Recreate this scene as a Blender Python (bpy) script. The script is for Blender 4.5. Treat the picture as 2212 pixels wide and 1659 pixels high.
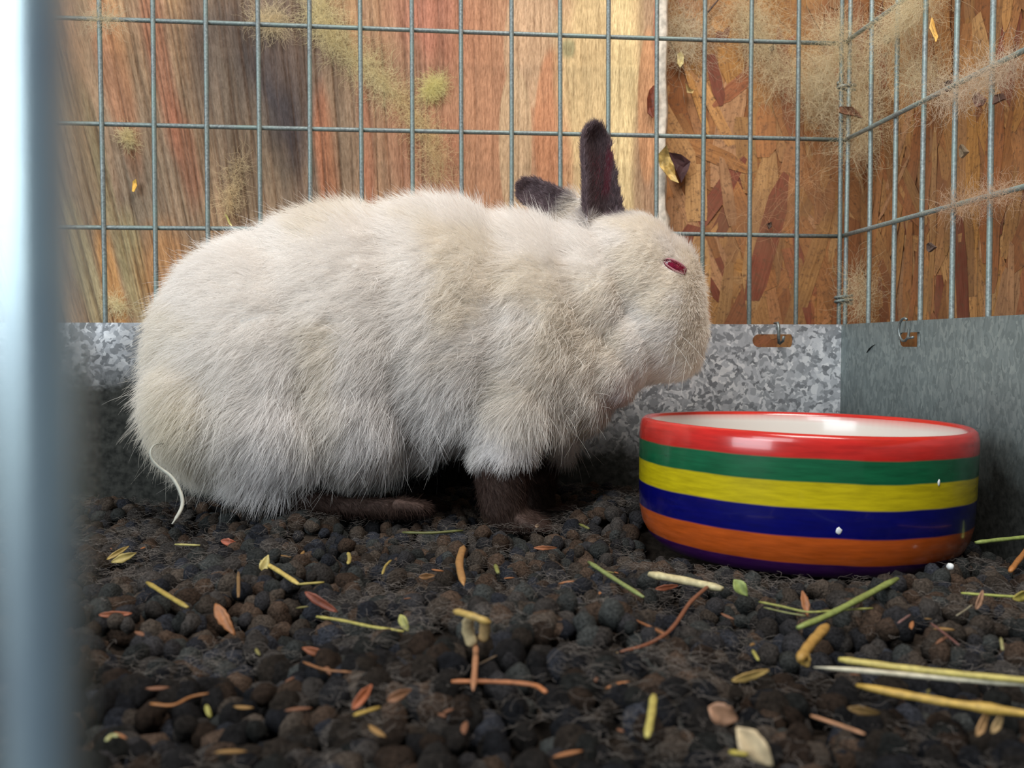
import bpy, bmesh, math, random
import numpy as np
from mathutils import Vector, Matrix
from mathutils.bvhtree import BVHTree

for o in list(bpy.data.objects):
    bpy.data.objects.remove(o, do_unlink=True)
scene = bpy.context.scene
C = scene.collection
R = random.Random(7)
rng = np.random.default_rng(7)

# ------------------------------------------------------------------ camera, world, lights, exposure
F_PX = 2007.1
PITCH, YAW = 0.0394, 0.0953
CAM = Vector((-0.2233, -0.4804, 0.075))
cam = bpy.data.cameras.new('camera')
cam.sensor_width = 36.0
cam.lens = F_PX * 36.0 / 2212.0
cam.clip_start = 0.004
cam.clip_end = 50
cam.dof.use_dof = True
cam.dof.focus_distance = 0.385
cam.dof.aperture_fstop = 20.0
camo = bpy.data.objects.new('camera', cam)
camo.location = CAM
camo.rotation_euler = (math.pi / 2 - PITCH, 0, -YAW)
C.objects.link(camo)
scene.camera = camo

world = bpy.data.worlds.new('world')
scene.world = world
world.use_nodes = True
wb = world.node_tree.nodes['Background']
wb.inputs[0].default_value = (0.62, 0.78, 0.95, 1)
wb.inputs[1].default_value = 0.17


def area_light(name, loc, aim, size, power, col, sy=None):
    l = bpy.data.lights.new(name, 'AREA')
    l.energy = power
    l.color = col
    l.shape = 'RECTANGLE'
    l.size = size
    l.size_y = sy or size
    o = bpy.data.objects.new(name, l)
    o.location = loc
    o.rotation_euler = (Vector(aim) - Vector(loc)).to_track_quat('-Z', 'Y').to_euler()
    C.objects.link(o)
    return o


area_light('hutch_opening_light', (-0.80, -0.95, 0.78), (-0.20, -0.03, 0.10), 0.55, 5.0, (0.92, 0.97, 1.0), 0.5)
area_light('added_side_fill', (-1.0, -0.80, 0.36), (-0.20, -0.05, 0.08), 0.55, 7.5, (0.84, 0.94, 1.0), 0.55)  # unseen area light, added at the left to brighten the near bar
area_light('hutch_top_light', (-0.12, -0.36, 0.72), (-0.16, -0.03, 0.12), 0.35, 5.2, (1.0, 0.95, 0.88), 0.3)

scene.view_settings.view_transform = 'Standard'
scene.view_settings.look = 'None'
scene.view_settings.gamma = 1
scene.view_settings.use_curve_mapping = False
scene.view_settings.exposure = 0.0

# ------------------------------------------------------------------ projection helpers (pixel of the photograph -> point in the place)
_c, _s = math.cos(YAW), math.sin(YAW)
_cp, _sp = math.cos(PITCH), math.sin(PITCH)
FWD = Vector((_s * _cp, _c * _cp, -_sp))
RIGHT = Vector((_c, -_s, 0))
UP = RIGHT.cross(FWD)


def ray(px, py):
    return (FWD + RIGHT * ((px - 1106) / F_PX) + UP * ((829.5 - py) / F_PX))


def PY(px, py, y):
    d = ray(px, py)
    return CAM + d * ((y - CAM.y) / d.y)


def PX(px, py, x):
    d = ray(px, py)
    return CAM + d * ((x - CAM.x) / d.x)


def PZ(px, py, z=0.0):
    d = ray(px, py)
    return CAM + d * ((z - CAM.z) / d.z)


def PD(px, py, dep):
    return CAM + ray(px, py) * dep


# ------------------------------------------------------------------ numpy lattice noise
_perm = rng.random(4096)


def _h(i, j, k):
    return _perm[(i * 73 + j * 619 + k * 1283 + (i * j) * 7 + (j * k) * 13) & 4095]


def noise(x, y, z=0.0, seed=0):
    x = np.asarray(x, float); y = np.asarray(y, float) + 0 * x; z = np.asarray(z, float) + 0 * x + seed * 17.3
    i, j, k = np.floor(x).astype(int), np.floor(y).astype(int), np.floor(z).astype(int)
    a, b, c = x - i, y - j, z - k
    a, b, c = a * a * (3 - 2 * a), b * b * (3 - 2 * b), c * c * (3 - 2 * c)
    r = 0
    for di in (0, 1):
        for dj in (0, 1):
            for dk in (0, 1):
                w = (a if di else 1 - a) * (b if dj else 1 - b) * (c if dk else 1 - c)
                r = r + w * _h(i + di, j + dj, k + dk)
    return r


def fbm(x, y, z=0.0, oct=3, seed=0):
    r, a, t, f = 0, 1.0, 0.0, 1.0
    for o in range(oct):
        r = r + a * noise(np.asarray(x) * f, np.asarray(y) * f, np.asarray(z) * f, seed + o)
        t += a; a *= .5; f *= 2.03
    return r / t


# ------------------------------------------------------------------ object helpers
def tag(o, label=None, cat=None, group=None, kind=None):
    if label: o['label'] = label
    if cat: o['category'] = cat
    if group: o['group'] = group
    if kind: o['kind'] = kind
    return o


def link(name, data, mat=None, parent=None):
    o = bpy.data.objects.new(name, data)
    C.objects.link(o)
    if mat is not None and hasattr(data, 'materials') and not data.materials:
        data.materials.append(mat)
    if parent is not None:
        o.parent = parent
        o.matrix_parent_inverse = parent.matrix_world.inverted() if parent.type != 'EMPTY' else Matrix.Translation(-parent.location)
    return o


def mesh_np(name, v, f, smooth=False):
    me = bpy.data.meshes.new(name)
    me.from_pydata([tuple(p) for p in v], [], [tuple(q) for q in f])
    if smooth:
        me.polygons.foreach_set('use_smooth', [True] * len(me.polygons))
    me.update()
    return me


def empty(name, loc=(0, 0, 0)):
    o = bpy.data.objects.new(name, None)
    o.location = loc
    o.empty_display_size = 0.01
    C.objects.link(o)
    return o


def from_bm(name, bm, smooth=True):
    me = bpy.data.meshes.new(name)
    bm.normal_update()
    bm.to_mesh(me); bm.free()
    if smooth:
        me.polygons.foreach_set('use_smooth', [True] * len(me.polygons))
    return me


def tube_geo(pts, rad, seg=8, flat=1.0, closed=False, up=None):
    """verts, faces of a tube along pts; rad number or list; flat squeezes it along its local binormal"""
    pts = [Vector(p) for p in pts]
    n = len(pts)
    rad = [rad] * n if not hasattr(rad, '__len__') else rad
    V, Fc = [], []
    ref = Vector(up) if up else None
    for i, p in enumerate(pts):
        t = (pts[(i + 1) % n] - pts[i - 1]) if closed else (pts[min(i + 1, n - 1)] - pts[max(i - 1, 0)])
        t.normalize()
        if ref is None:
            ref = Vector((0, 0, 1)) if abs(t.z) < .9 else Vector((1, 0, 0))
        a = t.cross(ref).normalized()
        b = a.cross(t).normalized()
        if up is None: ref = b
        for k in range(seg):
            g = 2 * math.pi * k / seg
            V.append(p + a * (rad[i] * math.cos(g)) + b * (rad[i] * flat * math.sin(g)))
    m = n if closed else n - 1
    for i in range(m):
        for k in range(seg):
            a0 = i * seg + k; a1 = i * seg + (k + 1) % seg
            b0 = ((i + 1) % n) * seg + k; b1 = ((i + 1) % n) * seg + (k + 1) % seg
            Fc.append((a0, a1, b1, b0))
    if not closed:
        Fc.append(tuple(range(seg))[::-1]); Fc.append(tuple((n - 1) * seg + k for k in range(seg)))
    return V, Fc


def tube(name, pts, rad, mat, parent=None, **kw):
    V, Fc = tube_geo(pts, rad, **kw)
    return link(name, mesh_np(name, V, Fc, True), mat, parent)


def hair(name, P, rad, mat, parent=None, col=None):
    """P: (n, k, 3) points; rad: (k,) or (n,k); col (n,3)"""
    n, k, _ = P.shape
    hc = bpy.data.hair_curves.new(name)
    hc.add_curves([k] * n)
    hc.position_data.foreach_set('vector', P.astype(np.float32).ravel())
    ra = hc.attributes.get('radius') or hc.attributes.new('radius', 'FLOAT', 'POINT')
    rr = np.broadcast_to(np.asarray(rad, np.float32), (n, k))
    ra.data.foreach_set('value', np.ascontiguousarray(rr).ravel())
    if col is not None:
        ca = hc.attributes.new('tint', 'FLOAT_COLOR', 'CURVE')
        ca.data.foreach_set('color', np.concatenate([col, np.ones((n, 1))], 1).astype(np.float32).ravel())
    hc.materials.append(mat)
    return link(name, hc, None, parent)


# ------------------------------------------------------------------ materials
def new_mat(name):
    m = bpy.data.materials.new(name)
    m.use_nodes = True
    nt = m.node_tree
    return m, nt, nt.nodes['Principled BSDF']


def node(nt, typ, **kw):
    n = nt.nodes.new(typ)
    for k, v in kw.items():
        if k.startswith('i_'):
            n.inputs[k[2:].replace('_', ' ')].default_value = v
        else:
            setattr(n, k, v)
    return n


def ramp(nt, fac, stops, interp='LINEAR'):
    r = nt.nodes.new('ShaderNodeValToRGB')
    r.color_ramp.interpolation = interp
    e = r.color_ramp.elements
    while len(e) < len(stops): e.new(0.5)
    for q, (p, c) in zip(e, stops):
        q.position = p; q.color = (c[0], c[1], c[2], 1) if len(c) == 3 else c
    nt.links.new(fac, r.inputs[0])
    return r.outputs[0]


def mapped(nt, scale=(1, 1, 1), uv=False, rot=(0, 0, 0)):
    t = nt.nodes.new('ShaderNodeTexCoord')
    m = nt.nodes.new('ShaderNodeMapping')
    m.inputs['Scale'].default_value = scale
    m.inputs['Rotation'].default_value = rot
    nt.links.new(t.outputs['UV' if uv else 'Object'], m.inputs[0])
    return m.outputs[0]


def noise_n(nt, vec, scale, detail=4, rough=.55, dist=0.0):
    n = node(nt, 'ShaderNodeTexNoise')
    n.inputs['Scale'].default_value = scale
    n.inputs['Detail'].default_value = detail
    n.inputs['Roughness'].default_value = rough
    n.inputs['Distortion'].default_value = dist
    nt.links.new(vec, n.inputs['Vector'])
    return n.outputs['Fac']


def mixc(nt, fac, a, b, mode='MIX'):
    m = nt.nodes.new('ShaderNodeMix')
    m.data_type = 'RGBA'; m.blend_type = mode
    for s, v in ((0, fac), (6, a), (7, b)):
        if hasattr(v, 'links') or hasattr(v, 'is_linked'):
            nt.links.new(v, m.inputs[s])
        elif s == 0: m.inputs[0].default_value = v
        else: m.inputs[s].default_value = (v[0], v[1], v[2], 1)
    return m.outputs[2]


def bump(nt, height, strength, dist, bsdf):
    b = nt.nodes.new('ShaderNodeBump')
    b.inputs['Strength'].default_value = strength
    b.inputs['Distance'].default_value = dist
    nt.links.new(height, b.inputs['Height'])
    nt.links.new(b.outputs[0], bsdf.inputs['Normal'])


def attr(nt, name):
    a = nt.nodes.new('ShaderNodeAttribute')
    a.attribute_name = name
    return a.outputs['Color']


def simple(name, col, rough=.6, var=.25, nscale=400, metal=0.0, bumpd=0.0, stretch=(1, 1, 1), spec=.5):
    m, nt, b = new_mat(name)
    v = mapped(nt, stretch)
    n = noise_n(nt, v, nscale)
    lo = [c * (1 - var) for c in col]; hi = [min(1, c * (1 + var)) for c in col]
    nt.links.new(ramp(nt, n, [(.3, lo), (.7, hi)]), b.inputs['Base Color'])
    b.inputs['Roughness'].default_value = rough
    b.inputs['Metallic'].default_value = metal
    b.inputs['Specular IOR Level'].default_value = spec
    if bumpd: bump(nt, n, .6, bumpd, b)
    return m


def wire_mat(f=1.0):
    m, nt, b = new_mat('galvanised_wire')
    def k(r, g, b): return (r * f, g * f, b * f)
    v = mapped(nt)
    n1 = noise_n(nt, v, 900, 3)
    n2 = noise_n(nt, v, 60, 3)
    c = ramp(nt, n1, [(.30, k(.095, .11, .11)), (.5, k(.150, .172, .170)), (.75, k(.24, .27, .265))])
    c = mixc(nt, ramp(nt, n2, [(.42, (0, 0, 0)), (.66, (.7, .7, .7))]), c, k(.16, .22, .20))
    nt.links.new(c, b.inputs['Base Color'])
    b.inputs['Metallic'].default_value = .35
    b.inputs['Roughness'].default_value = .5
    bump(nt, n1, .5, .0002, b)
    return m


def sheet_mat(name, dull, scl):
    m, nt, b = new_mat(name)
    v = mapped(nt, scl)
    warp = node(nt, 'ShaderNodeTexNoise'); warp.inputs['Scale'].default_value = 160; warp.inputs['Detail'].default_value = 3
    nt.links.new(v, warp.inputs['Vector'])
    add = nt.nodes.new('ShaderNodeVectorMath'); add.operation = 'MULTIPLY_ADD'
    nt.links.new(warp.outputs['Color'], add.inputs[0]); add.inputs[1].default_value = (.011,) * 3
    nt.links.new(v, add.inputs[2])
    vo = node(nt, 'ShaderNodeTexVoronoi'); vo.inputs['Scale'].default_value = 430
    nt.links.new(add.outputs[0], vo.inputs['Vector'])
    sep = nt.nodes.new('ShaderNodeSeparateColor'); nt.links.new(vo.outputs['Color'], sep.inputs[0])
    if dull:
        c = ramp(nt, sep.outputs[0], [(0, (.20, .24, .24)), (.5, (.26, .31, .31)), (1, (.34, .39, .38))])
    else:
        c = ramp(nt, sep.outputs[0], [(0, (.24, .25, .27)), (.3, (.42, .44, .47)), (.7, (.70, .72, .76)), (1, (.97, .98, 1.0))])
    # bedding dirt, growing down the sheet; shade under the rabbit's chest is painted in too
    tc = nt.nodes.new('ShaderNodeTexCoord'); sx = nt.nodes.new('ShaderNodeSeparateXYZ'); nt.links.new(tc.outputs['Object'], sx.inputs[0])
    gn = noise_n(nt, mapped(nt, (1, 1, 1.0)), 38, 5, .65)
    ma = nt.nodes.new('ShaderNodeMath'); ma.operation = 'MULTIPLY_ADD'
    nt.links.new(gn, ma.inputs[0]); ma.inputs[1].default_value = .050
    soil_shade = nt.nodes.new('ShaderNodeMapRange'); nt.links.new(sx.outputs[0 if not dull else 1], soil_shade.inputs[0])
    soil_shade.inputs[1].default_value = -.30 if not dull else .0; soil_shade.inputs[2].default_value = -.075 if not dull else .3
    soil_shade.inputs[3].default_value = -.046 if not dull else -.010; soil_shade.inputs[4].default_value = .010 if not dull else -.010
    sm = nt.nodes.new('ShaderNodeMath'); sm.operation = 'ADD'; nt.links.new(soil_shade.outputs[0], sm.inputs[0]); nt.links.new(sx.outputs[2], sm.inputs[1])
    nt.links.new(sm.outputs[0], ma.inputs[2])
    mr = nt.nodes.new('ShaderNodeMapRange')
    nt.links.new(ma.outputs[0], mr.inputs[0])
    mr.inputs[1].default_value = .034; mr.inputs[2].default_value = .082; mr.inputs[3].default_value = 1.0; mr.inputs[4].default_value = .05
    grime_shade = ramp(nt, noise_n(nt, mapped(nt), 420, 4), [(.3, (.012, .013, .012)), (.7, (.040, .041, .037))])
    c2 = mixc(nt, mr.outputs[0], c, grime_shade)
    nt.links.new(c2, b.inputs['Base Color'])
    me = nt.nodes.new('ShaderNodeMapRange')
    nt.links.new(mr.outputs[0], me.inputs[0])
    me.inputs[1].default_value = .1; me.inputs[2].default_value = .7; me.inputs[3].default_value = .42 if not dull else .4; me.inputs[4].default_value = .0
    nt.links.new(me.outputs[0], b.inputs['Metallic'])
    ro = nt.nodes.new('ShaderNodeMapRange'); nt.links.new(sep.outputs[1], ro.inputs[0])
    ro.inputs[3].default_value = .36 if not dull else .5; ro.inputs[4].default_value = .6
    rx = nt.nodes.new('ShaderNodeMath'); rx.operation = 'MAXIMUM'; nt.links.new(ro.outputs[0], rx.inputs[0]); nt.links.new(mr.outputs[0], rx.inputs[1])
    nt.links.new(rx.outputs[0], b.inputs['Roughness'])
    b.inputs['Specular IOR Level'].default_value = .12
    bump(nt, sep.outputs[2], .35, .00025, b)
    return m


def ply_mat():
    m, nt, b = new_mat('weathered_plywood')
    base = attr(nt, 'tint')
    uvf = mapped(nt, (1, .06, 1), uv=True)
    g1 = noise_n(nt, uvf, 520, 5, .6)
    g2 = noise_n(nt, mapped(nt, (1, .16, 1), uv=True), 1300, 3, .6)
    c = mixc(nt, 1.0, base, ramp(nt, g1, [(.30, (.66, .62, .58)), (.5, (.97, .96, .95)), (.72, (1.12, 1.10, 1.08))]), 'MULTIPLY')
    c = mixc(nt, .85, c, ramp(nt, g2, [(.3, (.62, .56, .5)), (.6, (1.05, 1.03, 1.0))]), 'MULTIPLY')
    nt.links.new(c, b.inputs['Base Color'])
    b.inputs['Roughness'].default_value = .72
    b.inputs['Specular IOR Level'].default_value = .25
    bump(nt, g2, .9, .0009, b)
    return m


def osb_mat():
    m, nt, b = new_mat('strand_board')
    base = attr(nt, 'tint')
    g = noise_n(nt, mapped(nt, (1, .06, 1), uv=True), 900, 4, .6)
    c = mixc(nt, 1.0, base, ramp(nt, g, [(.28, (.62, .55, .48)), (.55, (1, 1, 1)), (.8, (1.2, 1.18, 1.1))]), 'MULTIPLY')
    sp = noise_n(nt, mapped(nt), 420, 5, .75)
    c = mixc(nt, ramp(nt, sp, [(.515, (0, 0, 0)), (.66, (.85, .85, .85))]), c, (.13, .06, .028))
    blot = noise_n(nt, mapped(nt), 22, 4, .6)
    c = mixc(nt, 1.0, c, (1.0, 1.06, 1.22), 'MULTIPLY')
    c = mixc(nt, ramp(nt, blot, [(.42, (0, 0, 0)), (.68, (.65, .65, .65))]), c, (.25, .125, .065))
    nt.links.new(c, b.inputs['Base Color'])
    b.inputs['Roughness'].default_value = .6
    b.inputs['Specular IOR Level'].default_value = .3
    bump(nt, g, .5, .0003, b)
    return m


def tint_mat(name, rough=.8, nscale=600, bumpd=.0, trans=0.0, spec=.2):
    m, nt, b = new_mat(name)
    c = attr(nt, 'tint')
    k0, k1 = (.35, 1.9) if name == 'dropping' else (.6, 1.35)
    if nscale:
        n = noise_n(nt, mapped(nt), nscale, 4, .65)
        c = mixc(nt, 1.0, c, ramp(nt, n, [(.3, (k0,) * 3), (.7, (k1,) * 3)]), 'MULTIPLY')
        if bumpd: bump(nt, n, .8, bumpd, b)
    nt.links.new(c, b.inputs['Base Color'])
    b.inputs['Roughness'].default_value = rough
    b.inputs['Specular IOR Level'].default_value = spec
    if trans:
        t = nt.nodes.new('ShaderNodeBsdfTranslucent'); nt.links.new(c, t.inputs[0])
        mx = nt.nodes.new('ShaderNodeMixShader'); mx.inputs[0].default_value = trans
        nt.links.new(b.outputs[0], mx.inputs[1]); nt.links.new(t.outputs[0], mx.inputs[2])
        nt.links.new(mx.outputs[0], nt.nodes['Material Output'].inputs[0])
    return m


M = {}
M['wire'] = wire_mat(1.2)
M['wire_lit'] = wire_mat(1.75)  # same wire, stronger light on the right panel painted into the colour
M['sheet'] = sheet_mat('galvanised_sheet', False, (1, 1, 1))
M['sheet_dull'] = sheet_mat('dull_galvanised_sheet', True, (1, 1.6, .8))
M['ply'] = ply_mat()
M['osb'] = osb_mat()
M['fur'] = tint_mat('rabbit_fur', .9, 0, trans=.3, spec=.04)
M['skin'] = tint_mat('rabbit_skin', .8, 500)
M['dropping'] = tint_mat('dropping', .95, 1300, .0014, spec=.08)
M['shed'] = tint_mat('shed_fur', .8, 0, trans=.25, spec=.1)
M['steel_clip'] = simple('steel_clip', (.20, .23, .23), .45, .3, 900, .6)
M['grey_steel'] = simple('grey_steel', (.74, .88, .96), .34, .12, 300, .95)

# ------------------------------------------------------------------ cage floor
TOPZ = 0.389


def bed_h(x, y):
    return (fbm(np.asarray(x) * 22, np.asarray(y) * 22, 0, 3, 3) - .5) * .022


nx, ny = 150, 110
gx = np.linspace(-.52, 0.0, nx); gy = np.linspace(-.50, 0.0, ny)
GX, GY = np.meshgrid(gx, gy)
GZ = bed_h(GX, GY) - .0065 + (noise(GX * 300, GY * 300) - .5) * .002
V = np.stack([GX.ravel(), GY.ravel(), GZ.ravel()], 1)
idx = np.arange(nx * ny).reshape(ny, nx)
Fq = np.stack([idx[:-1, :-1].ravel(), idx[:-1, 1:].ravel(), idx[1:, 1:].ravel(), idx[1:, :-1].ravel()], 1)
floor = link('floor', mesh_np('floor', V, Fq, True), simple('soiled_bedding', (.028, .021, .016), .95, .4, 500, 0, .0008, spec=.1))
tag(floor, 'dark matted bedding layer on the cage floor under the droppings', kind='structure')

# ------------------------------------------------------------------ back wall: plywood board and strand board
PLY_Y = 0.016
px_edge = PY(1424, 400, PLY_Y).x
ply_x0, ply_x1 = -.60, px_edge
nx, nz = 1150, 150
gu = np.linspace(ply_x0, ply_x1, nx); gz = np.linspace(-.02, .42, nz)
U, GZ = np.meshgrid(gu, gz)


def slant_of(u): return .25 * np.clip((-.19 - np.asarray(u)) / .22, 0, 1.25) ** 1.1


GX = U - slant_of(U) * (GZ - .13)
wob = (fbm(U * 14, GZ * 6, 0, 2, 40) - .5) * .006
Uw = U + wob
a = fbm(Uw * 40, GZ * 8, 0, 3, 5)
b_ = fbm(Uw * 110, GZ * 16, 0, 3, 9)


def mixn(c1, c2, t):
    t = np.clip(t, 0, 1)[..., None]
    return np.asarray(c1) * (1 - t) + np.asarray(c2) * t


def srgb(r, g, b):
    return np.array([((v / 255 + .055) / 1.055) ** 2.4 if v > 10 else v / 255 / 12.92 for v in (r, g, b)])


tan_ = srgb(192, 162, 132)
K = np.broadcast_to(tan_, GX.shape + (3,)).copy()
leftness = np.clip((-.16 - U) / .10, 0, 1)
K = mixn(K, srgb(196, 148, 112), (a - .40) * 2.5)
K = mixn(K, srgb(176, 128, 104), (b_ - .52) * 2)
K = mixn(K, srgb(142, 126, 108), (fbm(Uw * 30, GZ * 9, 0, 3, 21) - .40) * 3 * leftness)
K = mixn(K, srgb(200, 160, 118), (fbm(Uw * 70, GZ * 12, 0, 2, 23) - .55) * 3 * leftness)


def blob(px, py, rx, ry, soft=.5, ns=0.5, seed=0, f=45):
    """ragged stain of the board, long along the grain"""
    p = PY(px, py, PLY_Y)
    uc = p.x
    for _ in range(4): uc = p.x + float(slant_of(uc)) * (p.z - .13)
    sx_, sz_ = rx * .248e-3, ry * .248e-3
    d = np.sqrt(((U - uc) / sx_) ** 2 + ((GZ - p.z) / sz_) ** 2)
    d = d + (fbm(Uw * f * 2, GZ * f * .6, 0, 3, 30 + seed) - .5) * ns * 2
    return np.clip((1 + soft / 2 - d) / soft, 0, 1)


K = mixn(K, srgb(112, 100, 94), .85 * blob(585, 170, 110, 240, .9, .7, 1))
K = mixn(K, srgb(62, 58, 64), .85 * blob(600, 190, 48, 170, .7, .7, 2))
K = mixn(K, srgb(84, 76, 74), .75 * blob(490, 150, 52, 170, .8, .7, 3))
K = mixn(K, srgb(128, 108, 96), .6 * blob(660, 90, 60, 120, .9, .8, 33))
K = mixn(K, srgb(136, 118, 100), .6 * blob(430, 300, 90, 200, 1.0, .8, 31))
K = mixn(K, srgb(128, 112, 90), .5 * blob(560, 420, 60, 160, 1.0, .8, 32))
K = mixn(K, srgb(176, 112, 82), .75 * blob(705, 330, 22, 130, .5, .5, 4))
K = mixn(K, srgb(172, 108, 82), .75 * blob(790, 300, 16, 150, .5, .5, 41))
K = mixn(K, srgb(152, 128, 106), .7 * blob(745, 300, 28, 200, .6, .6, 42))
K = mixn(K, srgb(158, 128, 104), .6 * blob(850, 250, 50, 260, .8, .6, 43))
K = mixn(K, srgb(192, 124, 104), .8 * blob(950, 40, 90, 130, .8, .5, 5))
K = mixn(K, srgb(186, 134, 104), .75 * blob(1020, 240, 75, 240, .8, .5, 6))
K = mixn(K, srgb(186, 122, 96), .5 * blob(920, 330, 60, 140, .8, .6, 61))
K = mixn(K, srgb(196, 184, 142), .6 * blob(175, 560, 22, 170, .5, .5, 7))
K = mixn(K, srgb(208, 192, 146), .7 * blob(292, 590, 26, 120, .5, .4, 8))
K = mixn(K, srgb(136, 124, 100), .5 * blob(165, 260, 34, 240, .7, .6, 9))
K = mixn(K, srgb(150, 138, 104), .6 * blob(235, 430, 16, 180, .6, .6, 91))
K = mixn(K, srgb(212, 156, 96), .75 * blob(245, 620, 22, 130, .5, .5, 10))
K = mixn(K, srgb(206, 150, 96), .7 * blob(375, 620, 60, 130, .6, .5, 11))
K = mixn(K, srgb(180, 118, 92), .65 * blob(345, 130, 20, 200, .6, .5, 12))
K = mixn(K, srgb(188, 122, 84), .5 * blob(258, 200, 26, 180, .6, .5, 121))
K = mixn(K, srgb(176, 110, 84), .5 * blob(400, 330, 22, 120, .6, .5, 122))
K = mixn(K, srgb(198, 146, 114), .7 * blob(1130, 200, 110, 500, .5, .3, 132, 30))
K = mixn(K, srgb(216, 180, 146), .92 * blob(1150, 90, 62, 150, .07, .22, 13, 24))
K = mixn(K, srgb(214, 182, 146), .9 * blob(1115, 320, 36, 170, .07, .22, 14, 24))
K = mixn(K, srgb(216, 152, 114), .85 * blob(1196, 300, 44, 200, .12, .25, 15, 24))
K = mixn(K, srgb(236, 206, 156), .92 * blob(1300, 150, 84, 420, .35, .3, 16))
K = mixn(K, srgb(252, 226, 172), .8 * blob(1345, 200, 26, 340, .5, .4, 161))
K = mixn(K, srgb(226, 168, 124), .85 * blob(1398, 230, 22, 170, .15, .25, 18, 24))
K = mixn(K, srgb(214, 110, 90), .8 * blob(1420, 70, 8, 110, .3, .3, 19))
K = mixn(K, srgb(166, 158, 120), .9 * blob(1228, 102, 14, 22, .4, .3, 20))
# weathered grooves between the growth rings, real relief
GD = np.zeros_like(U)
gr_ = np.random.default_rng(12)
du = gu[1] - gu[0]
for q in range(420):
    uc = gr_.uniform(ply_x0, ply_x1) if gr_.random() < .35 else gr_.uniform(ply_x0, -.20)
    left = min(1, max(0, (-.17 - uc) / .08))
    zc = gr_.uniform(-.02, .36); hl = gr_.uniform(.010, .06) * (1 + 1.2 * left); w = gr_.uniform(.0002, .00045) * (1 + 1.2 * left * gr_.random())
    i0 = max(0, int((uc - .012 - ply_x0) / du)); i1 = min(nx, int((uc + .012 - ply_x0) / du))
    if i1 - i0 < 3: continue
    zz = GZ[:, i0:i1]; t = (zz - zc) / hl
    path = uc + .0018 * (noise(zz * 25, q * 3.1) - .5) - wob[:, i0:i1] * .4
    fa = np.clip(1 - t ** 4, 0, 1) * (.35 + .65 * left) * gr_.uniform(.5, 1)
    gd = np.exp(-((U[:, i0:i1] - path) / w) ** 2) * fa
    GD[:, i0:i1] = np.maximum(GD[:, i0:i1], gd)
K = mixn(K, srgb(88, 66, 52), GD * .7)
fine = np.clip((fbm(Uw * 420, GZ * 22, 0, 2, 61) - .5) * 4, -1, 1)
K = K * (1 + .10 * fine[..., None])
YY = PLY_Y + .0013 * GD + (fbm(Uw * 90, GZ * 3, 0, 2, 70) - .5) * .0012 * leftness
V = np.stack([GX.ravel(), YY.ravel(), GZ.ravel()], 1)
idx = np.arange(nx * nz).reshape(nz, nx)
Fq = np.stack([idx[:-1, :-1].ravel(), idx[:-1, 1:].ravel(), idx[1:, 1:].ravel(), idx[1:, :-1].ravel()], 1)
n0 = len(V)
th = .009
Vb = [(ply_x0, PLY_Y + th, -.02), (ply_x1, PLY_Y + th, -.02), (ply_x1, PLY_Y + th, .42), (ply_x0, PLY_Y + th, .42)]
V = np.concatenate([V, np.array(Vb)])
Fl = [tuple(q) for q in Fq] + [(n0, n0 + 3, n0 + 2, n0 + 1)]
Fl.append(tuple(idx[:, -1]) + (n0 + 2, n0 + 1)); Fl.append(tuple(idx[::-1, 0]) + (n0, n0 + 3))
Fl.append(tuple(idx[-1, ::-1]) + (n0 + 3, n0 + 2)); Fl.append(tuple(idx[0, :]) + (n0 + 1, n0))
me = mesh_np('plywood_board', V, Fl, True)
uv = me.uv_layers.new(name='UVMap')
li = np.zeros(len(me.loops), int); me.loops.foreach_get('vertex_index', li)
UVv = np.concatenate([np.stack([Uw.ravel(), GZ.ravel()], 1), np.zeros((4, 2))])
uv.data.foreach_set('uv', UVv[li].astype(np.float32).ravel())
ca = me.attributes.new('tint', 'FLOAT_COLOR', 'POINT')
ca.data.foreach_set('color', np.concatenate([np.concatenate([K.reshape(-1, 3), np.tile(tan_, (4, 1))]), np.ones((len(V), 1))], 1).astype(np.float32).ravel())

wall_back = empty('wall_back', (0, PLY_Y, 0)); tag(wall_back, 'wooden back wall of the hutch, weathered plywood beside strand board', kind='structure')
wall_right = empty('wall_right', (.03, -.1, 0)); tag(wall_right, 'strand board side wall behind the right wire panel', kind='structure')
link('plywood_board', me, M['ply'], wall_back)

OSB_Y = PLY_Y + .013
OSB_X = .024


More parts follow.
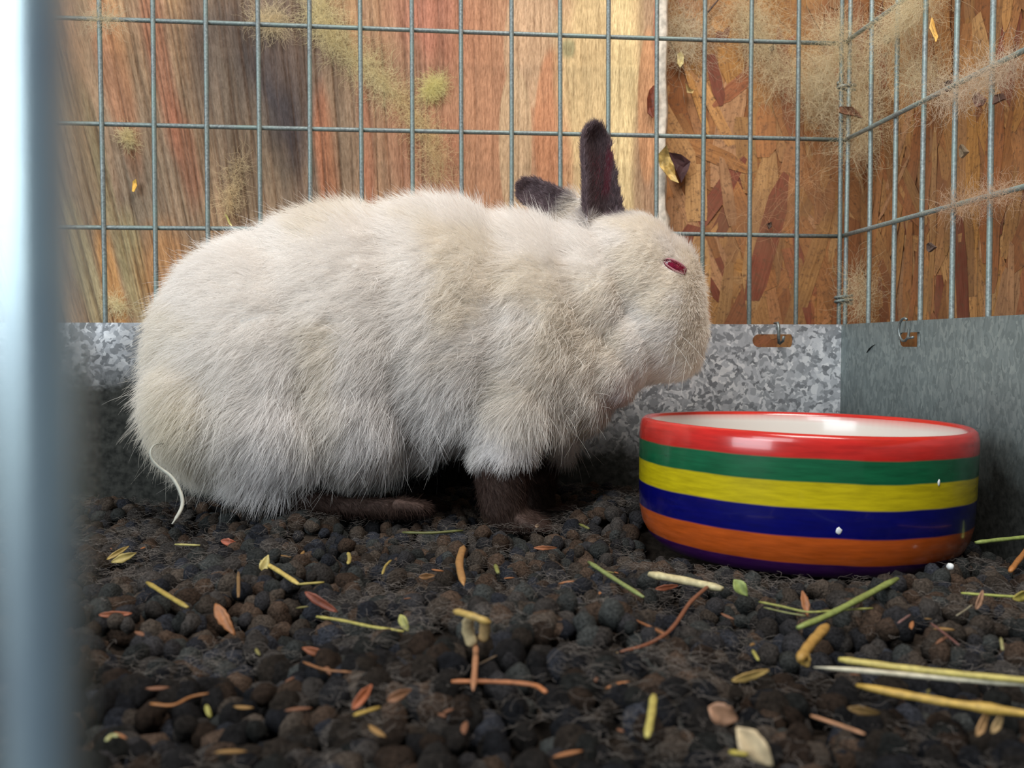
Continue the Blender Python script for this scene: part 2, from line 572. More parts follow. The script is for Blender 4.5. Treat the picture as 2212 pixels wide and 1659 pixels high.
def osb_board(name, parent, origin, uax, width, height, nrm, seed):
    """board of pressed wood strands; uax along the board, z up, nrm towards the cage"""
    rr = random.Random(seed)
    o = Vector(origin); uax = Vector(uax); nrm = Vector(nrm); zz = Vector((0, 0, 1))
    def Q(u, z, d): return o + uax * u + zz * z + nrm * d
    c8 = [Q(u, z, d) for d in (-.011, 0) for (u, z) in ((0, 0), (width, 0), (width, height), (0, height))]
    fs = [(0, 1, 2, 3), (7, 6, 5, 4), (0, 4, 5, 1), (1, 5, 6, 2), (2, 6, 7, 3), (3, 7, 4, 0)]
    me = mesh_np(name, c8, fs)
    t = me.attributes.new('tint', 'FLOAT_COLOR', 'POINT')
    t.data.foreach_set('color', list(srgb(150, 92, 48)) + [1] and (list(srgb(150, 92, 48)) + [1.0]) * 8)
    me.uv_layers.new(name='UVMap')
    bo = link(name, me, M['osb'], parent)
    V, Fc, UVs, T = [], [], [], []
    pal = [srgb(186, 132, 76), srgb(176, 118, 66), srgb(194, 142, 86), srgb(168, 110, 62), srgb(180, 126, 66), srgb(172, 122, 74), srgb(182, 124, 76), srgb(160, 100, 58), srgb(190, 138, 92), srgb(178, 120, 70), srgb(158, 96, 60), srgb(132, 72, 50), srgb(186, 134, 78), srgb(178, 128, 74), srgb(196, 146, 90)]
    n = int(width * height / 1.6e-4)
    for i in range(n):
        L = rr.uniform(.025, .095); W = rr.uniform(.004, .016) * (.6 + L * 7)
        W = min(W, .017)
        ang = rr.gauss(0, .33) if rr.random() < .82 else rr.uniform(-1.5, 1.5)
        cu, cz = rr.uniform(0, width), rr.uniform(0, height)
        ax, az = math.sin(ang), math.cos(ang)
        d0 = .0001 + .0006 * i / n
        tilt = rr.uniform(-.00025, .00025)
        col = rr.choice(pal) * rr.uniform(.72, 1.2)
        wl, wr = rr.uniform(.15, .9), rr.uniform(.15, .9)
        outline = [(-.5, -.5 * wl), (-.28, -.5), (.3, -.5 * rr.uniform(.75, 1)), (.5, -.4 * wr), (.5 * rr.uniform(.9, 1), .5 * wr), (.22, .5), (-.34, .5 * rr.uniform(.75, 1)), (-.5, .5 * wl * rr.uniform(.2, 1))]
        b0 = len(V); ok = True
        for (s, w) in outline:
            u = cu + ax * s * L + az * w * W; z = cz + az * s * L - ax * w * W
            u = min(max(u, 0), width); z = min(max(z, 0), height)
            V.append(Q(u, z, d0 + tilt * s + .00012)); 
            UVs.append((w * W + i * .013, s * L + i * .37)); T.append(col)
        Fc.append(tuple(range(b0, b0 + 8)))
    me = mesh_np('wood_strands', V, Fc)
    # face towards the cage
    uvl = me.uv_layers.new(name='UVMap')
    li = np.zeros(len(me.loops), int); me.loops.foreach_get('vertex_index', li)
    uvl.data.foreach_set('uv', np.array(UVs)[li].astype(np.float32).ravel())
    t = me.attributes.new('tint', 'FLOAT_COLOR', 'POINT')
    t.data.foreach_set('color', np.concatenate([np.array(T), np.ones((len(T), 1))], 1).astype(np.float32).ravel())
    s = link('wood_strands', me, M['osb'], bo)
    s['kind'] = 'stuff'
    return bo


osb_board('strand_board', wall_back, (px_edge - .02, OSB_Y, -.02), (1, 0, 0), OSB_X - px_edge + .02 + .011, .44, (0, -1, 0), 3)
osb_board('strand_board', wall_right, (OSB_X, OSB_Y - .0015, -.02), (0, -1, 0), .45, .44, (-1, 0, 0), 5)

# pale torn edge of the plywood
V, Fc = [], []
for k in range(70):
    z = .06 + k * .005
    w = .0028 + .004 * float(fbm(z * 60, 3.3, 0, 2, 8)) + (.0025 if .10 < z < .15 else 0)
    V += [(px_edge - .0010, PLY_Y - .0006, z), (px_edge + w * .5, PLY_Y - .0022 + R.uniform(-.0005, .0005), z), (px_edge + w, PLY_Y + .002, z), (px_edge + w * .3, PLY_Y + .006, z)]
for k in range(69):
    for j in range(3):
        q = k * 4 + j
        Fc.append((q, q + 1, q + 5, q + 4))
te = link('torn_edge', mesh_np('torn_edge', V, Fc, True), simple('torn_pale_edge', srgb(212, 200, 184), .85, .3, 300, 0, .0004), bpy.data.objects['plywood_board'])
te['label'] = 'pale ragged torn veneer strip'

# ------------------------------------------------------------------ galvanised sheets
SH_Z = .0872


def sheet(name, origin, uax, nrm, width, slots, mat, top=lambda u: SH_Z):
    o = Vector(origin); uax = Vector(uax); nrm = Vector(nrm)
    bm = bmesh.new()
    def Q(u, z): return bm.verts.new(o + uax * u + Vector((0, 0, z)))
    def loop(vs): return [bm.edges.new((vs[i], vs[(i + 1) % len(vs)])) for i in range(len(vs))]
    n = 24
    outer = [Q(width * i / n, -.008) for i in range(n + 1)] + [Q(width * i / n, top(width * i / n)) for i in range(n, -1, -1)]
    E = loop(outer)
    for (u0, u1, z0, z1) in slots:
        r = (z1 - z0) / 2; zc = (z0 + z1) / 2
        vs = []
        for k in range(9):
            g = math.pi / 2 + math.pi * k / 8
            vs.append(Q(u0 + r + r * math.cos(g), zc + r * math.sin(g)))
        for k in range(9):
            g = -math.pi / 2 + math.pi * k / 8
            vs.append(Q(u1 - r * .35 + r * .35 * math.cos(g), zc + r * math.sin(g)))
        E += loop(vs)
    bmesh.ops.triangle_fill(bm, edges=E, use_beauty=True)
    fs = list(bm.faces)
    ext = bmesh.ops.extrude_face_region(bm, geom=fs)
    for v in [g for g in ext['geom'] if isinstance(g, bmesh.types.BMVert)]:
        v.co += nrm * .0009
    bmesh.ops.recalc_face_normals(bm, faces=bm.faces)
    me = from_bm(name, bm, False)
    return link(name, me, mat)


s0 = PY(1625, 735, -.003); s1 = PY(1712, 735, -.003)
x_left = -.52
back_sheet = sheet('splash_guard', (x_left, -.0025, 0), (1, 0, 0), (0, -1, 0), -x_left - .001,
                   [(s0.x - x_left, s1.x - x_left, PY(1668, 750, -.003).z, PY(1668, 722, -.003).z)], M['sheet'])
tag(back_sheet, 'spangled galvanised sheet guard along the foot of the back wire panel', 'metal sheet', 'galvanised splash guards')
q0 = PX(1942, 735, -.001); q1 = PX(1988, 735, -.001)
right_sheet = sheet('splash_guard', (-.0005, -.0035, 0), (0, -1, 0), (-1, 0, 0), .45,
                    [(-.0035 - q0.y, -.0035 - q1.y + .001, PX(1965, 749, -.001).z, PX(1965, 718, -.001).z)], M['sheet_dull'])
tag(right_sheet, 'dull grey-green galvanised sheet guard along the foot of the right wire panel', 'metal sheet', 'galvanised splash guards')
tube('scratch', [PX(1872, 762, -.0016), PX(1878, 754, -.0018), PX(1884, 748, -.0016), PX(1890, 744, -.0018)], [.0002, .00065, .00045, .0002], simple('black_mark', (.01, .012, .012), .7), right_sheet, seg=6, flat=.4)
bpy.data.objects['scratch']['label'] = 'black scratch mark'

# ------------------------------------------------------------------ wire panels
WR = .00118
ZR = [.2364 - .0508 * k for k in range(-3, 4)]


def wobble_line(p0, p1, n, amp, rr):
    p0, p1 = Vector(p0), Vector(p1)
    ph = [rr.uniform(0, 6.28) for _ in range(3)]
    out = []
    for i in range(n + 1):
        t = i / n
        q = p0.lerp(p1, t)
        q += Vector((math.sin(t * 5 + ph[0]), math.sin(t * 6 + ph[1]), math.sin(t * 7 + ph[2]))) * amp
        out.append(q)
    return out


def panel(name, corner, uax, inward, nv, u_first, u_end, hz_off, label, wm):
    root = empty(name, corner)
    tag(root, label, 'wire panel', 'welded wire cage panels')
    u = Vector(uax); c = Vector(corner); w = Vector(inward)
    for i in range(nv):
        uu = u_first if i == 0 else i * .0254
        b = c + u * uu
        tube('vertical_wire', wobble_line((b.x, b.y, .002), (b.x, b.y, TOPZ), 10, .0003, R), WR, wm, root, seg=10)
    for z in ZR:
        p0 = c + u * -.001 + w * hz_off; p1 = c + u * u_end + w * hz_off
        tube('horizontal_wire', wobble_line((p0.x, p0.y, z), (p1.x, p1.y, z), 14, .0003, R), WR * .96, wm, root, seg=10)
    # dabs of zinc at the welds
    return root


back_panel = panel('wire_panel', (0, 0, 0), (-1, 0, 0), (0, -1, 0), 21, .0016, .515, -.0017, 'welded wire mesh panel in front of the wooden back wall', M['wire'])
right_panel = panel('wire_panel', (.0022, 0, 0), (0, -1, 0), (-1, 0, 0), 17, .0008, .42, .0017, 'welded wire mesh panel receding along the right side of the cage', M['wire_lit'])

# near bar at the cage opening, just before the lens
top_b = PD(52, -900, .0275); bot_b = PD(104, 2600, .0300)
bar_root = empty('cage_opening_bar', bot_b)
tag(bar_root, 'blurred blue-grey steel bar of the cage opening, close up at the left', 'bar')
dirn = (top_b - bot_b).normalized()
tube('bar', [bot_b + dirn * (t * (top_b - bot_b).length) for t in [i / 8 for i in range(9)]], .00125, M['grey_steel'], bar_root, seg=20)
cl = (top_b + Vector((-.03, -.002, .0)))
tube('cross_wire', [top_b, top_b + RIGHT * -.04], .0011, M['grey_steel'], bar_root, seg=12)
tube('cross_wire', [bot_b, bot_b + RIGHT * -.04], .0011, M['grey_steel'], bar_root, seg=12)

# ------------------------------------------------------------------ clips and rings
def hog_ring(z, turns, label, r=.0034):
    pts = []
    for k in range(int(turns * 16) + 1):
        g = 2 * math.pi * k / 16
        pts.append(Vector((.0011 + (r + .0012) * math.cos(g), -.0004 + (r * .62) * math.sin(g), z + k / 16 * .0021)))
    o = tube('hog_ring', pts, .00085, M['wire'], seg=8)
    tag(o, label, 'clip', 'rings joining the corner wires')


hog_ring(PY(1824, 655, -.003).z, 2, 'lower wire ring tying the corner wires just above the metal sheet')
hog_ring(PY(1835, 190, -.003).z, 1.6, 'upper rust-specked wire ring tying the corner wires', .0036)

# fasteners of the sheets
f0 = PY(1680, 702, -.005)
pts = [f0 + Vector((-.0002, .0035, .001)), f0 + Vector((0, 0, .0012)), f0 + Vector((.0002, -.0014, -.002)), f0 + Vector((0, -.0014, -.006)), f0 + Vector((.0004, -.001, -.0095)), f0 + Vector((.0016, .0012, -.0098)), f0 + Vector((.0026, -.0008, -.0085)), f0 + Vector((.0028, -.0015, -.006))]
cl = tube('sheet_clip', pts, .0009, M['steel_clip'], seg=8, flat=.7)
tag(cl, 'bent dark clip hooked through the slot of the back metal sheet', 'clip', 'clips holding the metal sheets')
f1 = PX(1957, 712, -.004)
pts = []
for k in range(13):
    g = math.radians(60 + 25 * k)
    pts.append(f1 + Vector((-.0012, -.0047 * math.cos(g) * 1.0 - .0005, .0052 * math.sin(g))))
pts += [f1 + Vector((-.0022, -.006, -.0040)), f1 + Vector((-.0022, -.0105, -.0036))]
cl = tube('sheet_clip', pts, .0006, M['steel_clip'], seg=8)
tag(cl, 'round wire loop clip in the square-looking slot of the right metal sheet', 'clip', 'clips holding the metal sheets')
# ------------------------------------------------------------------ bowl
BC = PZ(1722, 1252, -.002)
bd = (BC - CAM); bd.z = 0; bd.normalize()
BR = .0655
BS = .955
BC = BC + bd * (BR * .955 * .955)
BH = .0478
bm = bmesh.new()
prof = [(0, .0), (.052, .0), (.0575, .0012), (.0612, .0045), (.0638, .009), (.0650, .014), (.0655, .022), (.0657, .032), (.0658, .0405), (.0657, .0445), (.0650, .0468), (.0637, .0478), (.0622, .0475), (.0612, .0462), (.0607, .043), (.0604, .034), (.0600, .022), (.0588, .014), (.055, .0085), (.046, .0062), (.02, .0058), (0, .0058)]
SEG = 128
rings = []
for (r, z) in prof:
    if r == 0:
        rings.append([bm.verts.new((0, 0, z))]); continue
    rings.append([bm.verts.new((r * math.cos(2 * math.pi * k / SEG) * (1 + .004 * math.sin(2 * math.pi * k / SEG * 2)), r * math.sin(2 * math.pi * k / SEG), z + (.0003 * math.sin(4 * math.pi * k / SEG + 1) if z > .04 else 0))) for k in range(SEG)])
for a0, a1 in zip(rings[:-1], rings[1:]):
    for k in range(SEG):
        k2 = (k + 1) % SEG
        if len(a0) == 1: bm.faces.new((a0[0], a1[k2], a1[k]))
        elif len(a1) == 1: bm.faces.new((a0[k], a0[k2], a1[0]))
        else: bm.faces.new((a0[k], a0[k2], a1[k2], a1[k]))
bmesh.ops.recalc_face_normals(bm, faces=bm.faces)
m, nt, b = new_mat('striped_glaze')
tc = nt.nodes.new('ShaderNodeTexCoord'); sx = nt.nodes.new('ShaderNodeSeparateXYZ'); nt.links.new(tc.outputs['Object'], sx.inputs[0])
# hand-painted wobble of the bands
wn = noise_n(nt, mapped(nt, (1, 1, .2)), 26, 2)
ma = nt.nodes.new('ShaderNodeMath'); ma.operation = 'MULTIPLY_ADD'; nt.links.new(wn, ma.inputs[0]); ma.inputs[1].default_value = .0014; nt.links.new(sx.outputs[2], ma.inputs[2])
dv = nt.nodes.new('ShaderNodeMath'); dv.operation = 'DIVIDE'; nt.links.new(ma.outputs[0], dv.inputs[0]); dv.inputs[1].default_value = .0500
red, green, yel, blu, ora, pur = [q * .72 for q in (srgb(214, 42, 34), srgb(24, 104, 66), srgb(218, 196, 24), srgb(8, 12, 104), srgb(212, 96, 34), srgb(66, 24, 86))]
st = []
edges = [(.0, pur), (.135, ora), (.315, blu), (.50, yel), (.665, green), (.815, red)]
for i, (e, c) in enumerate(edges):
    if i: st.append((e - .006, edges[i - 1][1])); st.append((e + .006, c))
    else: st.append((0, c))
bandc = ramp(nt, dv.outputs[0], st)
br = noise_n(nt, mapped(nt, (.12, .12, 1)), 700, 4, .6)
bandc = mixc(nt, 1.0, bandc, ramp(nt, br, [(.3, (.78, .78, .78)), (.7, (1.14, 1.14, 1.14))]), 'MULTIPLY')
geo_r = nt.nodes.new('ShaderNodeVectorMath'); geo_r.operation = 'LENGTH'
cx = nt.nodes.new('ShaderNodeCombineXYZ'); nt.links.new(sx.outputs[0], cx.inputs[0]); nt.links.new(sx.outputs[1], cx.inputs[1])
nt.links.new(cx.outputs[0], geo_r.inputs[0])
inn = nt.nodes.new('ShaderNodeMapRange'); nt.links.new(geo_r.outputs['Value'], inn.inputs[0])
inn.inputs[1].default_value = .0608; inn.inputs[2].default_value = .0616; inn.inputs[3].default_value = 1; inn.inputs[4].default_value = 0
lowz = nt.nodes.new('ShaderNodeMapRange'); nt.links.new(sx.outputs[2], lowz.inputs[0])
lowz.inputs[1].default_value = .0052; lowz.inputs[2].default_value = .0054
mm = nt.nodes.new('ShaderNodeMath'); mm.operation = 'MULTIPLY'; nt.links.new(inn.outputs[0], mm.inputs[0]); nt.links.new(lowz.outputs[0], mm.inputs[1])
col = mixc(nt, mm.outputs[0], bandc, srgb(206, 198, 190))
nt.links.new(col, b.inputs['Base Color'])
b.inputs['Roughness'].default_value = .22
b.inputs['Coat Weight'].default_value = .5
b.inputs['Coat Roughness'].default_value = .08
# keep the inside white even where the outer wall is narrow
fmat = m
bowl = link('feeding_bowl', from_bm('feeding_bowl', bm), fmat)
bowl.location = (BC.x, BC.y, -.0035)
bowl.rotation_euler = (math.radians(0.0), math.radians(1.2), 0)
bowl.scale = (BS, BS, 1.04)
tag(bowl, 'round ceramic feeding bowl with red, green, yellow, blue, orange and purple stripes', 'bowl')
bpy.context.view_layer.update()


def on_bowl(px, py, r, name, label):
    d = ray(px, py).normalized()
    inv = bowl.matrix_world.inverted()
    hit, loc, nrm, _ = bowl.ray_cast(inv @ CAM, inv.to_3x3() @ d)
    bmx = bmesh.new(); bmesh.ops.create_icosphere(bmx, subdivisions=2, radius=1)
    for v in bmx.verts: v.co *= 1 + R.uniform(-.15, .15)
    q = nrm.to_track_quat('Z', 'Y').to_matrix()
    for v in bmx.verts: v.co = q @ Vector((v.co.x * r[0], v.co.y * r[1], v.co.z * .0003)) + loc
    o = bpy.data.objects.new(name, from_bm(name, bmx)); C.objects.link(o)
    o.data.materials.append(M['white_fleck']); o.parent = bowl
    if label: o['label'] = label


M['white_fleck'] = simple('white_fleck', srgb(214, 216, 214), .6, .1)
on_bowl(1812, 1147, (.0011, .0012), 'pale_dot', 'white dot on the blue stripe')  # flat white dots set on the bowl's outer wall
on_bowl(2028, 1043, (.0006, .0011), 'pale_dot', 'small pale mark at the green stripe')

# ------------------------------------------------------------------ rabbit
def ell(bm, c, r, rot=(0, 0, 0), sub=4):
    from mathutils import Euler
    q = Euler(rot).to_matrix()
    r_ = bmesh.ops.create_icosphere(bm, subdivisions=sub, radius=1)
    for v in r_['verts']:
        v.co = q @ Vector((v.co.x * r[0], v.co.y * r[1], v.co.z * r[2])) + Vector(c)


def scale_at(y): return (y - CAM.y) / F_PX * 1.005


def E_(bm, px, py, rx, rz, y, ry_mm, tilt=0.0):
    s = scale_at(y)
    ell(bm, PY(px, py, y), (rx * s, ry_mm * .001, rz * s), (0, tilt, 0))


def limb(bm, pts):
    """pts: [(Vector, radius)]; chain of closed tapering capsules"""
    for (p0, r0), (p1, r1) in zip(pts[:-1], pts[1:]):
        n = 9
        for i in range(n + 1):
            t = i / n
            r_ = bmesh.ops.create_icosphere(bm, subdivisions=2, radius=r0 + (r1 - r0) * t)
            c = p0.lerp(p1, t)
            for v in r_['verts']: v.co += c


def ear_geo(bm, base, tip, face, width, thick, bend):
    """cupped rabbit ear as a closed shell"""
    ax = (tip - base); L = ax.length; ax.normalize()
    face = (face - ax * face.dot(ax)).normalized()
    side = ax.cross(face).normalized()
    NS, NA = 22, 14
    lay = []
    for off in (0, 1):
        g = []
        for i in range(NS + 1):
            s = i / NS
            w = width * (math.sin(min(1, s * 1.0 + .30) * math.pi * .5) if s < .7 else math.sqrt(max(0.0, 1 - ((s - .7) / .302) ** 2)) * 1.0) * (.5)
            w = width * .5 * (1.06 - .34 * s) * (1 if s < .8 else math.sqrt(max(0.0, 1 - ((s - .8) / .202) ** 2)))
            cup = math.radians(72 - 22 * s)
            row = []
            for j in range(NA + 1):
                t = j / NA * 2 - 1
                ang = t * cup
                rad = w / max(.35, math.sin(min(cup, math.pi / 2)))
                p = base + ax * (s * L) + side * (rad * math.sin(ang)) + face * (rad * (1 - math.cos(ang)) - rad * .55)
                p += bend * (s * s)
                if off: p -= face * thick * (1 - .6 * abs(t)) * (1.25 - .6 * s)
                row.append(bm.verts.new(p))
            g.append(row)
        lay.append(g)
    for i in range(NS):
        for j in range(NA):
            bm.faces.new((lay[0][i][j], lay[0][i][j + 1], lay[0][i + 1][j + 1], lay[0][i + 1][j]))
            bm.faces.new((lay[1][i][j], lay[1][i + 1][j], lay[1][i + 1][j + 1], lay[1][i][j + 1]))
    rim0 = [lay[0][i][0] for i in range(NS + 1)] + [lay[0][NS][j] for j in range(1, NA + 1)] + [lay[0][i][NA] for i in range(NS - 1, -1, -1)] + [lay[0][0][j] for j in range(NA - 1, 0, -1)]
    rim1 = [lay[1][i][0] for i in range(NS + 1)] + [lay[1][NS][j] for j in range(1, NA + 1)] + [lay[1][i][NA] for i in range(NS - 1, -1, -1)] + [lay[1][0][j] for j in range(NA - 1, 0, -1)]
    for k in range(len(rim0)):
        k2 = (k + 1) % len(rim0)
        bm.faces.new((rim0[k], rim0[k2], rim1[k2], rim1[k]))


YB = -.072
bm = bmesh.new()
E_(bm, 590, 775, 232, 248, YB, 48)            # hindquarters
E_(bm, 470, 860, 118, 150, YB - .004, 42)     # rump
E_(bm, 745, 735, 260, 268, YB, 47)            # loin
E_(bm, 930, 715, 260, 262, YB, 45)            # back
E_(bm, 1110, 725, 190, 245, YB, 42)           # shoulders
E_(bm, 1205, 760, 150, 165, YB, 36)           # chest
E_(bm, 1255, 650, 140, 150, YB - .002, 33)    # neck ruff
E_(bm, 575, 870, 170, 155, YB - .012, 36)     # thigh, near side
E_(bm, 575, 870, 170, 155, YB + .012, 36)
E_(bm, 745, 855, 190, 168, YB - .003, 42)
E_(bm, 620, 900, 200, 128, YB - .003, 44)
E_(bm, 1352, 612, 128, 145, YB - .004, 30)    # skull
E_(bm, 1396, 668, 112, 158, YB - .005, 31, .08)  # cheeks
E_(bm, 1420, 710, 100, 110, YB - .006, 25)      # muzzle
E_(bm, 1462, 640, 50, 125, YB - .005, 19, -.10)   # nose bridge
E_(bm, 1440, 765, 70, 52, YB - .006, 19)      # chin
E_(bm, 1285, 780, 100, 95, YB - .002, 32)      # dewlap
E_(bm, 1330, 735, 95, 115, YB - .003, 31)
E_(bm, 1225, 825, 110, 100, YB, 32)
E_(bm, 1150, 870, 100, 92, YB, 33)
E_(bm, 1310, 830, 58, 40, YB - .002, 26)
# fore legs
for dy, dx in ((-.026, 0), (.022, 60)):
    y = YB + dy
    s = scale_at(y)
    limb(bm, [(PY(1110 + dx, 860, y), 82 * s), (PY(1085 + dx, 990, y), 66 * s), (PY(1086 + dx, 1085, y), 50 * s), (PY(1105 + dx, 1118, y), 38 * s), (PY(1160 + dx, 1136, y - .003), 24 * s)])
# hind feet
for dy, dx in ((-.022, 0), (.026, 30)):
    y = YB + dy
    s = scale_at(y)
    limb(bm, [(PY(560 + dx, 985, y), 70 * s), (PY(600 + dx, 1062, y), 34 * s), (PY(740 + dx, 1094, y - .002), 20 * s), (PY(890 + dx, 1098, y - .004), 20 * s)])
    for t in range(4):   # toes
        yy = y - .006 + (t - 1.5) * .0042
        limb(bm, [(PY(860 + dx, 1092, yy), 15 * s), (PY(925 + dx - abs(t - 1.4) * 12, 1098, yy), 13 * s)])
for dy, dx in ((-.026, 0), (.022, 60)):
    y = YB + dy
    s = scale_at(y)
    for t in range(4):
        yy = y - .003 + (t - 1.5) * .0042
        limb(bm, [(PY(1130 + dx, 1130, yy), 15 * s), (PY(1185 + dx - abs(t - 1.4) * 10, 1142, yy), 11 * s)])
# ears
ear_b1, ear_t1 = PY(1312, 478, YB - .012), PY(1298, 262, YB - .016)
ear_b2, ear_t2 = PY(1262, 478, YB + .016), PY(1120, 385, YB + .018)
ear_geo(bm, ear_b1, ear_t1, Vector((.50, -.86, .05)), .0205, .0044, Vector((-.001, 0, 0)))
ear_geo(bm, ear_b2, ear_t2, Vector((-.25, -.9, .25)), .0180, .0044, Vector((0, 0, -.002)))
bmesh.ops.recalc_face_normals(bm, faces=bm.faces)
me = from_bm('rabbit', bm)
rabbit = bpy.data.objects.new('rabbit', me)
C.objects.link(rabbit)
md = rabbit.modifiers.new('r', 'REMESH'); md.mode = 'VOXEL'; md.voxel_size = .00115; md.use_smooth_shade = True
md = rabbit.modifiers.new('s', 'SMOOTH'); md.factor = .5; md.iterations = 7
dg = bpy.context.evaluated_depsgraph_get()
me2 = bpy.data.meshes.new_from_object(rabbit.evaluated_get(dg))
rabbit.modifiers.clear()
rabbit.data = me2
me2.name = 'rabbit'
nv = len(me2.vertices)
co = np.zeros(nv * 3); me2.vertices.foreach_get('co', co); co = co.reshape(-1, 3)
# even out the muscles under the coat (trunk and head only)
ed = np.zeros(len(me2.edges) * 2, int); me2.edges.foreach_get('vertices', ed); ed = ed.reshape(-1, 2)
deg = np.bincount(ed.ravel(), minlength=nv)[:, None]


def _segd(P, a, b):
    a = np.array(a); d = np.array(b) - a
    t = np.clip(((P - a) @ d) / (d @ d), 0, 1)
    return np.linalg.norm(P - (a + t[:, None] * d), axis=1)


wsm = np.clip((co[:, 2] - .020) / .012, 0, 1) * np.clip((np.minimum(_segd(co, ear_b1, ear_t1), _segd(co, ear_b2, ear_t2)) - .012) / .006, 0, 1)
trunk = np.clip((PY(1330, 700, YB).x - co[:, 0]) / .02, .35, 1)
wsm = (wsm * trunk)[:, None]
for it in range(170):
    acc = np.stack([np.bincount(ed[:, 0], co[ed[:, 1], k], nv) + np.bincount(ed[:, 1], co[ed[:, 0], k], nv) for k in range(3)], 1)
    lam = .6 if it % 2 == 0 else -.50
    co = co + wsm * lam * (acc / deg - co)
me2.vertices.foreach_set('co', co.ravel()); me2.update()


def seg_t(P, a, b):
    a = np.array(a); b = np.array(b); d = b - a
    t = ((P - a) @ d) / (d @ d)
    tc_ = np.clip(t, 0, 1)
    return t, np.linalg.norm(P - (a + tc_[:, None] * d), axis=1)


def sst(x, a, b):
    t = np.clip((x - a) / (b - a), 0, 1); return t * t * (3 - 2 * t)


EYE = None


def regions(P):
    t1, d1 = seg_t(P, ear_b1, ear_t1)
    t2, d2 = seg_t(P, ear_b2, ear_t2)
    e1 = sst(t1, -.01, .08) * (d1 < .017)
    e2 = sst(t2, .16, .40) * (d2 < .016)
    ear = np.maximum(e1, e2)
    zleg = .0275 + (fbm(P[:, 0] * 200, P[:, 1] * 200, 0, 2, 4) - .5) * .008
    # lower fore legs and hind feet are dark
    front = (P[:, 0] > PY(985, 1000, YB).x) & (P[:, 0] < PY(1240, 1000, YB).x)
    foot = np.where(front, 1 - sst(P[:, 2], zleg - .001, zleg + .005), 1 - sst(P[:, 2], .017, .022))
    return ear, foot


def palette(P, rnd):
    n = len(P)
    ear, foot = regions(P)
    base = np.tile(srgb(250, 245, 240), (n, 1))
    yell = sst(fbm(P[:, 0] * 38, P[:, 2] * 38, P[:, 1] * 38, 3, 11), .46, .64)[:, None]
    base = base * (1 - .28 * yell) + srgb(240, 226, 198) * .28 * yell
    # yellowed rump and belly
    st = np.exp(-(((P[:, 0] - PY(430, 880, YB).x) / .022) ** 2 + ((P[:, 2] - PY(430, 930, YB).z) / .022) ** 2))[:, None] * .5
    base = base * (1 - st) + srgb(228, 214, 172) * st
    cool_shade = sst(PY(800, 720, YB).z - P[:, 2], 0, .06)[:, None] * .25  # cool shade painted into the lower coat
    base = base * (1 - cool_shade) + srgb(228, 228, 238) * cool_shade
    base *= (.90 + .12 * rnd)[:, None]
    dk = srgb(120, 104, 108) * (.55 + .9 * rnd)[:, None]
    base = base * (1 - ear[:, None]) + dk * ear[:, None]
    ft = srgb(76, 60, 54) * (.45 + .9 * rnd)[:, None]
    base = base * (1 - foot[:, None]) + ft * foot[:, None]
    return np.clip(base, 0, 1), ear, foot


kc, ear_, foot_ = palette(co, np.full(nv, .5))
# inner ear, pinkish
ai = me2.attributes.new('tint', 'FLOAT_COLOR', 'POINT')
nrmv = np.zeros(nv * 3); me2.vertices.foreach_get('normal', nrmv); nrmv = nrmv.reshape(-1, 3)
t1, d1 = seg_t(co, ear_b1, ear_t1)
inner = (d1 < .0065) * (nrmv @ np.array((.55, -.8, .05)) > .35) * sst(t1, .15, .3) * (1 - sst(t1, .6, .8))
kc = kc * (1 - inner[:, None]) + srgb(122, 62, 72) * inner[:, None]
ai.data.foreach_set('color', np.concatenate([kc, np.ones((nv, 1))], 1).astype(np.float32).ravel())
me2.materials.clear(); me2.materials.append(M['skin'])
me2.polygons.foreach_set('use_smooth', [True] * len(me2.polygons))
tag(rabbit, 'fluffy white rabbit with dark ears and feet standing on the droppings beside the bowl', 'rabbit')

bvh = BVHTree.FromPolygons([tuple(v) for v in co], [tuple(p.vertices) for p in me2.polygons])


def hit(px, py):
    d = ray(px, py).normalized()
    loc, n, _, _ = bvh.ray_cast(CAM, d)
    return loc, n


# eye: red, half closed
eloc, en = hit(1457, 577)
bm = bmesh.new(); bmesh.ops.create_uvsphere(bm, u_segments=28, v_segments=18, radius=1)
for v in bm.verts: v.co = Vector((v.co.x * .0056, v.co.y * .0028, v.co.z * .0028))
m, nt, b = new_mat('red_eye')
nt.links.new(ramp(nt, noise_n(nt, mapped(nt), 300, 2), [(.3, srgb(78, 6, 28)), (.7, srgb(132, 16, 50))]), b.inputs['Base Color'])
b.inputs['Roughness'].default_value = .12; b.inputs['Coat Weight'].default_value = .6
EROT = Matrix.Rotation(math.radians(28), 4, 'Y')
eye = link('eye', from_bm('eye', bm), m)
eye.matrix_world = Matrix.Translation(eloc + Vector((0, .0006, 0))) @ EROT
eye.parent = rabbit
eye['label'] = 'half closed red eye'
# eyelids
for sgn, nm in ((1, 'eyelid'), (-1, 'eyelid')):
    pts = []
    for k in range(11):
        t = k / 10 * 2 - 1
        pts.append(eloc + (EROT.to_3x3() @ Vector((t * .0054, -.0021 * math.sqrt(max(0, 1 - t * t)) - .0002, sgn * (.0016 * math.sqrt(max(0, 1 - t * t)) + .0002) + .0003))))
    o = tube(nm, pts, [.0001] + [.0003] * 9 + [.0001], simple('pink_lid', srgb(160, 104, 112), .7, .15), seg=8)
    o.parent = rabbit

